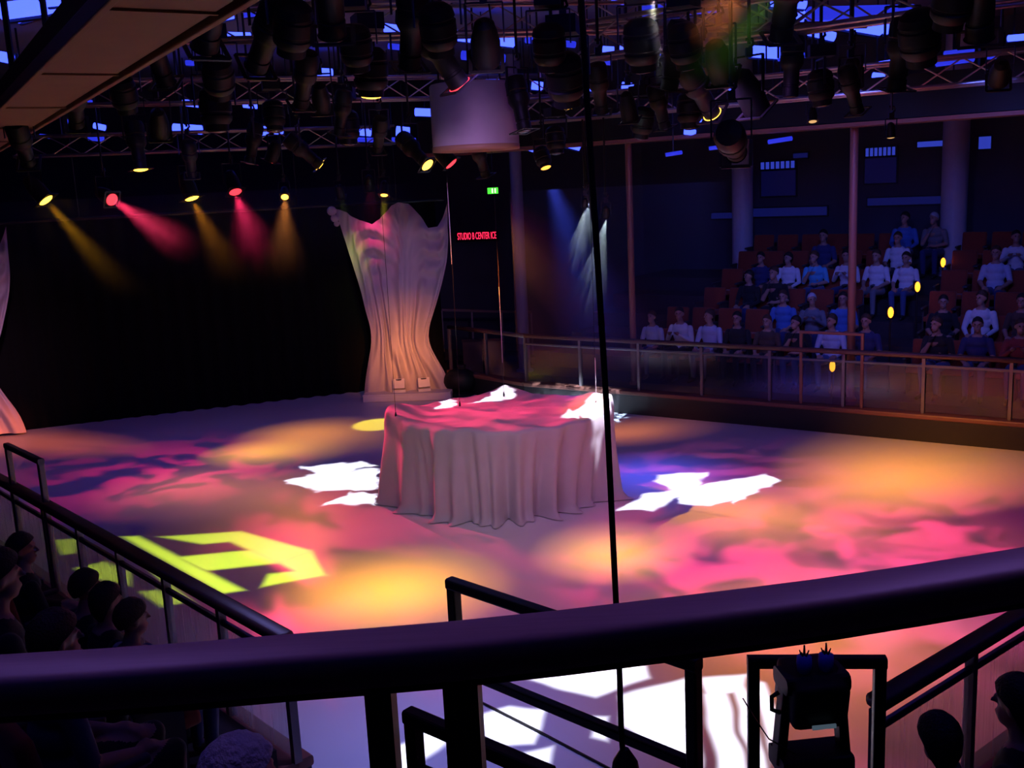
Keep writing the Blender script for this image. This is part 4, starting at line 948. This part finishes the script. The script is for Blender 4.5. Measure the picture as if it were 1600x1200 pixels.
# fill lanterns added to give the far seats their blue ambient light
for k, (x, tg) in enumerate(((1100, 1120), (1330, 1300), (1560, 1500))):
    fx = fixture(x, 118+4*k, 12.5, online(tg, 430, QA+nQ*3, nQ), 'par', 'off', 'added unlit faced fill lantern turned on the far seats, %s' % ('above the empty rows', 'above the aisle', 'above the last rows')[k])
    lamp(fx, online(tg, 430, QA+nQ*3, nQ), 4.0, (.012, .016, .11), None, albedo=.7, soft=.3)

# ------------------------------------------------------------------ blue cove tubes
COVE = [  # x0,y0,x1,y1, thickness px, bright
    (600, 44, 660, 52, 15, 1), (700, 54, 805, 66, 16, 1), (565, 38, 590, 40, 10, 1), (820, 62, 900, 70, 10, 0), (606, 72, 648, 76, 9, 0), (720, 86, 790, 92, 14, 0),
    (350, 55, 392, 56, 10, 1), (378, 24, 428, 18, 8, 0), (345, 28, 365, 24, 10, 1), (285, 160, 320, 164, 10, 1), (332, 164, 354, 164, 10, 1), (270, 200, 316, 203, 14, 1), (236, 204, 252, 204, 12, 1), (380, 162, 402, 164, 12, 1), (395, 206, 442, 202, 14, 1),
    (183, 160, 212, 163, 10, 1), (336, 104, 358, 106, 15, 1), (476, 112, 520, 114, 13, 1), (290, 98, 310, 99, 8, 0), (148, 196, 163, 200, 9, 1), (138, 215, 162, 217, 9, 0), (105, 190, 124, 192, 7, 0), (66, 212, 76, 214, 6, 0), (130, 158, 140, 160, 7, 0),
    (0, 18, 60, 10, 26, 1), (0, 88, 20, 92, 16, 1), (25, 30, 105, 6, 14, 1), (70, 4, 110, 0, 14, 1), (553, 204, 580, 206, 14, 1), (619, 205, 640, 207, 16, 1), (648, 175, 678, 176, 12, 1), (612, 218, 650, 219, 7, 0), (555, 218, 590, 219, 7, 0),
    (758, 129, 782, 129, 10, 1), (800, 132, 808, 133, 8, 1), (833, 133, 846, 135, 13, 1), (915, 134, 928, 136, 14, 1), (975, 134, 986, 136, 12, 1), (878, 218, 908, 226, 20, 1), (830, 230, 836, 236, 9, 1), (815, 215, 824, 217, 8, 1),
    (945, 77, 956, 78, 10, 1), (970, 74, 985, 75, 9, 1), (1015, 80, 1032, 83, 10, 1), (1055, 85, 1090, 92, 12, 1), (1042, 108, 1075, 113, 17, 1), (1068, 183, 1096, 186, 20, 1), (1072, 205, 1084, 207, 10, 1), (985, 100, 1008, 104, 12, 0), (940, 97, 952, 98, 8, 0), (955, 2, 980, 4, 8, 1), (1000, 20, 1130, 8, 20, 0),
    (1215, 18, 1380, 46, 20, 1), (1380, 46, 1426, 32, 18, 1), (1205, 2, 1260, 6, 16, 1), (1260, 22, 1430, 18, 22, 0), (1205, 38, 1260, 46, 9, 0), (1262, 48, 1305, 58, 14, 1), (1172, 80, 1232, 84, 18, 1), (1215, 92, 1260, 86, 8, 0), (1365, 118, 1380, 120, 10, 1), (1373, 101, 1398, 97, 9, 1), (1224, 158, 1236, 160, 18, 1), (1174, 190, 1200, 186, 9, 1), (1225, 180, 1236, 182, 11, 1), (1207, 158, 1214, 159, 10, 1), (1140, 145, 1150, 150, 14, 1),
    (1470, 130, 1520, 132, 18, 1), (1462, 100, 1522, 92, 9, 0), (1475, 84, 1522, 78, 8, 0), (1520, 4, 1560, 2, 16, 1), (1575, 60, 1600, 58, 10, 1), (1525, 172, 1600, 160, 7, 0), (1540, 88, 1555, 87, 10, 0), (1108, 232, 1140, 228, 6, 0), (1200, 222, 1238, 216, 7, 0), (1040, 242, 1066, 238, 6, 0)]
for i, (x0, y0, x1, y1, th, br) in enumerate(COVE):
    if x1-x0 < 18: xm = (x0+x1)/2; x0, x1 = xm-9, xm+9
    mx_, my_ = (x0+x1)/2, (y0+y1)/2; q = onz(mx_, my_, 6.75); D = min(q.y if q.y > 0 else 99, 22.0 if mx_ < 900 else 17.5)
    A, B = onY(x0, y0, D), onY(x1, y1, D); c = (A+B)/2; d_ = B-A; hgt = th/FPX*D
    if c.z > 7.1: continue
    k = min(LITPX, key=lambda q_: math.hypot(LITPX[q_][0]-mx_, LITPX[q_][1]-my_)); dd = math.hypot(LITPX[k][0]-mx_, LITPX[k][1]-my_)
    wh = 'right behind' if dd < 60 else ('high above' if my_ < LITPX[k][1]-60 else 'near')
    lb = '%s %s blue cove light %s %s' % ('bright' if br else 'dim', 'long' if x1-x0 > 40 else 'short', wh, NEARBY[k])
    r = thing('cove_light', lb, 'cove light', c, group='set of '+lb)
    MB().bar(-d_*.5+Vector((0, hgt*.6+.02, 0)), d_*.5+Vector((0, hgt*.6+.02, 0)), hgt*.5, hgt*1.1).build('tray', MT['darkmetal'], r)
    MB().tube([-d_*.5, -d_*.48, d_*.48, d_*.5], [hgt*.3, hgt*.48, hgt*.48, hgt*.3], 12).build('tube', MT['cove' if br else 'coved'], r, True)
    MB().bar((0, hgt*.6+.02, hgt*.5), (0, hgt*.6+.02, max(7.2-c.z, hgt)), .02).build('hanger', MT['darkmetal'], r)

# rest of the near seats
for k in range(6):
    s = -1.2
    while s < 9.0:
        P = LA+nL*L_OFF[k]+tL*s+Vector((0, 0, L_Z[k]))
        if s > -.2-.2*k and in_view(P+Vector((0, 0, .7)), 40) and all(kk != k or abs(ss-s) > .55 for kk, ss in usedL):
            add_seat(P, rzL, 'orange red arena seat left empty behind the ribbed glass boards', 'near seats by the left boards, empty')
        s += .57

# ================================================================== SIGNS, WALL FITTINGS, SMALL THINGS
def text_mesh(body, size, depth=.004):
    cu = bpy.data.curves.new('t', 'FONT'); cu.body = body; cu.size = size; cu.extrude = depth; cu.align_x = 'CENTER'; cu.align_y = 'CENTER'
    ob = bpy.data.objects.new('t', cu); COL.objects.link(ob); dg = bpy.context.evaluated_depsgraph_get()
    me = bpy.data.meshes.new_from_object(ob.evaluated_get(dg)); bpy.data.objects.remove(ob); return me
wcA, wcB = V2(-3.0, 28.2), WC; tC = (wcB-wcA).normalized(); nC = Vector((-tC.y, tC.x, 0)); rzC = math.atan2(tC.y, tC.x)
sg = online(745, 369, wcA-nC*.06, nC); wS = 62/FPX*sg.y
led = thing('led_sign', 'red lit message sign on the dark corner wall', 'sign', sg, rzC)
MB().box((0, 0.03, 0), (wS+.12, .05, wS*.26)).build('housing', MT['black'], led)
me = text_mesh('STUDIO B CENTER ICE', 1.0); xs = [v.co.x for v in me.vertices]; ys = [v.co.y for v in me.vertices]; kx = wS/(max(xs)-min(xs)); ky = wS*.17/(max(ys)-min(ys))
for v in me.vertices: v.co = Vector((v.co.x*kx, -.004-v.co.z, v.co.y*ky))
me.materials.clear(); me.materials.append(emat('led_red', (1.0, .02, .08), 2.2)); link('lettering', me, led)
eg = onY(770, 298, 22.6); ex = thing('exit_sign', 'small green lit exit sign hanging under the dark bulkhead', 'sign', eg, 0)
MB().box((0, .03, 0), (.26, .04, .16)).build('housing', MT['black'], ex)
MB().box((0, 0, 0), (.23, .02, .13)).build('face', emat('exit_green', (.08, .9, .05), 1.3), ex)
for dx in (-.01, .05): MB().box((dx, -.012, 0), (.03, .006, .1)).build('pictogram', emat('exit_white', (.75, 1, .6), 1.6), ex)
MB().tube([(0, .03, .08), (0, .03, 7.2-eg.z)], .012, 6).build('hanger', MT['darkmetal'], ex)
# white projection drum
dp = onY(744, 232, 12.2); dm_ = thing('hanging_drum', 'white cylindrical drum hanging in the middle of the rig', 'drum', dp)
rD = 66/FPX*12.2; hD = 92/FPX*12.2
MB().lathe([(rD*.93, .0), (rD, .015), (rD, hD), (rD*.97, hD+.02)], 48).build('shell', MT['drum'], dm_); autosmooth(dm_.children[-1])
MB().lathe([(rD*.9, -.03), (rD*1.005, -.025), (rD*1.01, .03), (rD*.99, .035)], 48).build('rim', MT['soffit'], dm_, True)
for k in range(3):
    a = 2.1*k+.4; MB().tube([(rD*.7*math.cos(a), rD*.7*math.sin(a), hD), (rD*.3*math.cos(a), rD*.3*math.sin(a), 7.2-dp.z)], .012, 6).build('suspension', MT['darkmetal'], dm_)
# step lamps up the far aisle; the first imitates a reflection in the gate glass
for i, (x, y) in enumerate(((1300, 572), (1391, 488), (1433, 448), (1473, 410), (1511, 375))):
    q = online(x, y, QA+tQ*(sA+.62), tQ) if i else online(x, y, QA+nQ*.28, nQ)
    off = (q-QA).dot(nQ); k = max([j for j in range(NROW) if Q_OFF[j]-.75 <= off] or [0]); zf = Q_Z[k] if off > .35 else -.12
    #print('step', i, [round(c, 2) for c in q], 'off', round(off, 2), 'row', k, 'h', round(q.z-zf, 2))
    o = thing('aisle_lamp', 'glowing orange aisle lamp on a short post, %s step up from the far boards' % ORD[i], 'aisle lamp', (q.x, q.y, zf))
    MB().tube([(0, 0, 0), (0, 0, max(.05, q.z-zf-.05))], .018, 8).build('post', MT['darkmetal'], o)
    MB().lathe([(.05, -.09), (.055, .07), (.0, .11)], 12, (0, .05, q.z-zf)).build('hood', MT['darkmetal'], o)
    MB().ball((0, -.02, q.z-zf), (.05, .04, .095), 12).build('bulb_lens', MT['step'], o, True)
# louvred blue windows and bands on the right wall, upper level
def wallwin(x0, y0, x1, y1, m, label, grp, slats=0):
    P = QA+nQ*7.14; a, b = online(x0, y0, P, nQ), online(x1, y1, P, nQ); w_ = (b-a).to_2d().length; h = abs(a.z-b.z); c = (a+b)/2
    r = thing('wall_light', label, 'wall light', (c.x, c.y, c.z), math.atan2(tQ.y, tQ.x), grp)
    MB().box((0, .02, 0), (w_+.06, .04, h+.06)).build('frame', MT['darkmetal'], r)
    if slats:
        for i in range(slats): MB().box((-w_/2+w_*(i+.5)/slats, -.02, 0), (w_/slats*.6, .03, h)).build('louvre', MT[m], r)
    else: MB().box((0, -.015, 0), (w_, .03, h)).build('diffuser', MT[m], r)
    return r
MT['winblue'] = emat('window_blue', (.06, .1, 1.0), .4, True); MT['windim'] = emat('window_blue_dim', (.02, .025, .5), .05, True); MT['bandblue'] = emat('band_blue', (.04, .06, .9), .07, True)
wallwin(1188, 254, 1243, 262, 'winblue', 'louvred blue light over a window between the stout columns', None, 7); wallwin(1352, 232, 1400, 242, 'winblue', 'louvred blue light over a window by the farther stout column', None, 7)
wallwin(1190, 268, 1243, 305, 'windim', 'dim blue window pane below the first louvred light', None); wallwin(1352, 248, 1400, 285, 'windim', 'dim blue window pane below the second louvred light', None)
wallwin(1112, 333, 1150, 341, 'bandblue', 'narrow blue band light before the first stout column', None); wallwin(1174, 326, 1292, 336, 'bandblue', 'long blue band light behind the upper seats', None); wallwin(1356, 310, 1476, 318, 'bandblue', 'long blue band light by the farther column', None)
wallwin(1434, 222, 1474, 228, 'winblue', 'short blue light strip beside the farther stout column', None); wallwin(1530, 214, 1548, 232, 'winblue', 'small square blue light past the farther column', None); wallwin(1240, 240, 1262, 246, 'bandblue', 'tiny blue light above the first louvred window', None)
# panels and rail in the far corner behind the curtain
cpan = onz(755, 592, .1); P = V2(.2, 22.4)
bx0, bx1 = online(723, 560, P, (0.1, 1)), online(788, 560, P, (0.1, 1)); zt = online(755, 533, P, (0.1, 1)).z
cp = thing('corner_booth', 'brown panelled booth behind the boards in the far corner', 'booth', (bx0.x, bx0.y, -.12))
d_ = V2(bx1.x-bx0.x, bx1.y-bx0.y)
for i in range(2): MB().bar(d_*(.5*i+.02)+Vector((0, 0, (zt+.12)/2)), d_*(.5*i+.48)+Vector((0, 0, (zt+.12)/2)), .05, zt+.1).build('panel', MT['panelbox'], cp)
MB().bar((0, 0, zt+.14), d_+Vector((0, 0, zt+.14)), .1, .05).build('top_cap', MT['wood'], cp)
rl0, rl1 = onY(690, 484, 25.0), onY(830, 488, 25.2); ur = thing('upper_railing', 'brown railing of a walkway on the dark corner wall', 'railing', (rl0.x, rl0.y, rl0.z-1.05))
d_ = rl1-rl0; MB().bar((0, 0, 1.05), d_+Vector((0, 0, 1.05)), .08, .06).build('handrail', MT['wood'], ur)
for i in range(4): MB().bar(d_*(i/3), d_*(i/3)+Vector((0, 0, 1.03)), .04).build('post', MT['post'], ur)
MB().bar((0, 0, -.06), d_+Vector((0, 0, -.06)), 1.0, .12).build('walkway', MT['concrete'], ur)
for i in (0, 1): MB().bar(d_*i+Vector((0, 0, -rl0.z+.9)), d_*i+Vector((0, 0, -.1)), .1).build('leg', MT['darkmetal'], ur)
# stage light on its stand beside the entrance
q = onY(1268, 1082, 4.75); zf = L_Z[0]
sl = thing('stand_light', 'black moving stage light on a stand with two blue plugs on top', 'stage light', (q.x, q.y, zf), .1)
h = q.z-zf; K = 4.75/FPX
for k in range(3):
    a = 2.1*k+.5; MB().bar((0, 0, .28), (.26*math.cos(a), .26*math.sin(a), .015), .03, .03).build('leg', MT['darkmetal'], sl)
MB().tube([(0, 0, .2), (0, 0, max(.3, h-.38))], .03, 12).build('stand_pole', MT['darkmetal'], sl)
MB().bar((-62*K, 0, h-.36), (62*K, 0, h-.36), .22, .1, bev=.02).build('base_box', MT['black'], sl)
for s_ in (-1, 1): MB().bar((58*K*s_, 0, h-.36), (46*K*s_, 0, h+.04), .09, .05, roll_up=Vector((1, 0, 0)), bev=.01).build('yoke_arm', MT['black'], sl)
hb = cushion(96*K, .3, 84*K, .04).build('head', MT['black'], sl, True, (0, 0, h+.01)); hb.rotation_euler = (.18, 0, 0)
MB().bar((-55*K, 0, h+.08), (55*K, 0, h+.08), .2, .09, bev=.03).build('head_top', MT['black'], sl)
MB().lathe([(.07, 0), (.085, .03), (.085, .1)], 16, (0, 0, 0)).build('lens_barrel', MT['darkmetal'], sl, True, (0, .12, h-.02)).rotation_euler = (-1.2, 0, 0)
MB().tube([(-60*K, -.02, h+.03), (-72*K, -.02, h+.01), (-72*K, -.02, h-.06), (-58*K, -.02, h-.08)], .012, 8).build('handle', MT['darkmetal'], sl, True)
for x_ in (-16, 22):
    c = MB().lathe([(11*K, 0), (13*K, .06), (12*K, .095), (5*K, .1)], 14).build('plug', MT['bluecup'], sl, True, (x_*K, -.02, h+.115))
    sp_ = MB()
    for k in range(5): sp_.tube([(.01*math.cos(k*1.26), .01*math.sin(k*1.26), .09), (.024*math.cos(k*1.26), .024*math.sin(k*1.26), .125)], [.006, .003], 5)
    sp_.tube([(0, 0, .09), (0, 0, .155)], [.008, .004], 6); sp_.build('contact_pin', MT['darkmetal'], c)
MB().box((0, -.16, h-.1), (.12, .01, .02)).build('display', emat('display', (.2, .3, .4), .25), sl)
MB().tube([(-.1, -.05, h-.3), (-.24, -.05, h-.2), (-.3, 0, h-.1), (-.34, .05, h-.02)], .004, 6).build('signal_cord', MT['cable'], sl)

# ================================================================== HAZE
def haze(label, a, b, thick, z0, z1, dens, aniso=.3, zf=None):
    a, b = Vector((*a, 0)), Vector((*b, 0)); t = (b-a).normalized(); n = Vector((-t.y, t.x, 0))*thick/2
    m = bpy.data.materials.new('theatrical_haze'); m.use_nodes = True; nt = m.node_tree; nt.nodes.remove(nt.nodes['Principled BSDF'])
    v = nt.nodes.new('ShaderNodeVolumeScatter'); v.inputs['Density'].default_value = dens; v.inputs['Anisotropy'].default_value = aniso
    tc = nt.nodes.new('ShaderNodeTexCoord'); sx = nt.nodes.new('ShaderNodeSeparateXYZ'); nt.links.new(tc.outputs['Object'], sx.inputs[0])
    mr = nt.nodes.new('ShaderNodeMapRange'); mr.interpolation_type = 'SMOOTHSTEP'; mr.inputs[1].default_value = z0+.05; mr.inputs[2].default_value = zf or z1; mr.inputs[3].default_value = 0; mr.inputs[4].default_value = dens
    nt.links.new(sx.outputs[2], mr.inputs[0]); nt.links.new(mr.outputs[0], v.inputs['Density'])
    nt.links.new(v.outputs[0], nt.nodes['Material Output'].inputs['Volume'])
    o = poly_prism('theatrical_haze', [a-n, b-n, b+n, a+n], z0, z1, m); tag(o, label, 'haze', kind='stuff'); return o

haze('thin stage haze catching the beams in front of the black backdrop', (-10.2, 16.9), (-1.9, 20.0), 2.6, 2.6, 4.42, .035, zf=4.1)
wb = online(945, 330, (1.3, 16.2), (0, 1))
for fx, tg, L in ((F['b1'], onz(880, 652), (2.2, 2.8, 3.4)), (F['b2'], onz(850, 645), (1.6, 2.0, 2.4)), (F['b3'], onz(905, 650), (1.4, 1.8, 2.4))):
    o = lamp(fx, tg, .8, L, soft=.01, blend=.6); gobo_noise(o, 22, .46, .6, 11)
haze('thin stage haze lit by white beams before the far boards', (.1, 15.8), (3.2, 15.8), 2.2, .9, 4.2, .06, zf=2.4)
# unseen cove tubes added over the near ice and balcony to light the handrail
for i, (x, y, l) in enumerate(((-3.4, 5.4, 1.6), (-1.1, 5.0, 1.5), (1.2, 5.2, 1.6), (3.6, 5.6, 1.8), (-2.2, 3.2, 1.6), (.3, 3.0, 1.5), (2.6, 3.2, 1.6), (-4.6, 3.6, 1.4), (5.2, 4.0, 1.6), (-1.6, .9, 1.6), (1.6, .8, 1.6))):
    r = thing('cove_light', 'added blue cove light tray, out of view over the balcony edge', 'cove light', (x, y, 6.85), group='added blue cove lights over the balcony edge')
    MB().bar((-l/2, .06, .05), (l/2, .06, .05), .2, .05).build('tray', MT['darkmetal'], r)
    MB().tube([(-l/2, 0, 0), (-l/2+.02, 0, 0), (l/2-.02, 0, 0), (l/2, 0, 0)], [.03, .06, .06, .03], 12).build('tube', MT['cove'], r, True)
    MB().bar((0, .06, .07), (0, .06, .35), .02).build('hanger', MT['darkmetal'], r)

# unseen fill lanterns added to tint the balcony handrail blue
for k, (P, tg, lb) in enumerate((((-1.6, 3.2, 6.7), (-.75, 1.3, ZR), 'added blue fill lantern over the balcony handrail, bulkhead side'), ((.2, 3.4, 6.7), (-.05, 1.2, ZR), 'added blue fill lantern over the middle of the balcony handrail'), ((1.9, 3.2, 6.7), (.6, 1.05, ZR), 'added blue fill lantern over the balcony handrail, right hand rail side'))):
    P = Vector(P); tg = Vector(tg); d_ = (tg-P).normalized()
    r = thing('stage_lantern', lb, 'stage light', P)
    for nm, me in (('housing', par_me), ('lens', lens_mes['off']), ('gel_frame', gel_me)):
        o = link(nm, me, r, Vector((0, 0, -.3))+d_*.18); o.rotation_mode = 'QUATERNION'; o.rotation_quaternion = d_.to_track_quat('-Z', 'Y')
    link('clamp', clamp_me, r); MB().tube([(0, 0, .1), (0, 0, 7.2-P.z)], .017, 6).build('drop_pipe', MT['darkmetal'], r)
    sd_ = d_.cross(Vector((0, 0, 1))).normalized(); mb = MB()
    for q in (-1, 1): mb.bar(Vector((0, 0, -.3))+sd_*.15*q, sd_*.15*q, .03, .012, roll_up=sd_)
    mb.bar(-sd_*.15, sd_*.15, .03, .014).build('yoke', MT['darkmetal'], r)
    r['lens_pos'] = list(P+Vector((0, 0, -.3))+d_*.24); lamp(r, tg, 2.6, (.008, .004, .018), albedo=.14, soft=.3)
# green beam
gp = onY(1222, -24, 6.2); gt = onY(1090, 140, 6.9)
fx = fixture(1222, -24, 6.2, gt, 'par', 'green', 'green lit lantern above the near rig with a hazy beam', .8)
d_ = (gt-gp).normalized(); o = spot('bulb', Vector(fx['lens_pos']), gt, 110, (.35, 1.0, .05), 30, .8, .05, fx)
haze('green lit puff of stage haze among the lanterns', (.75, 6.45), (2.0, 6.45), .9, 4.75, 6.0, .1, zf=5.2)
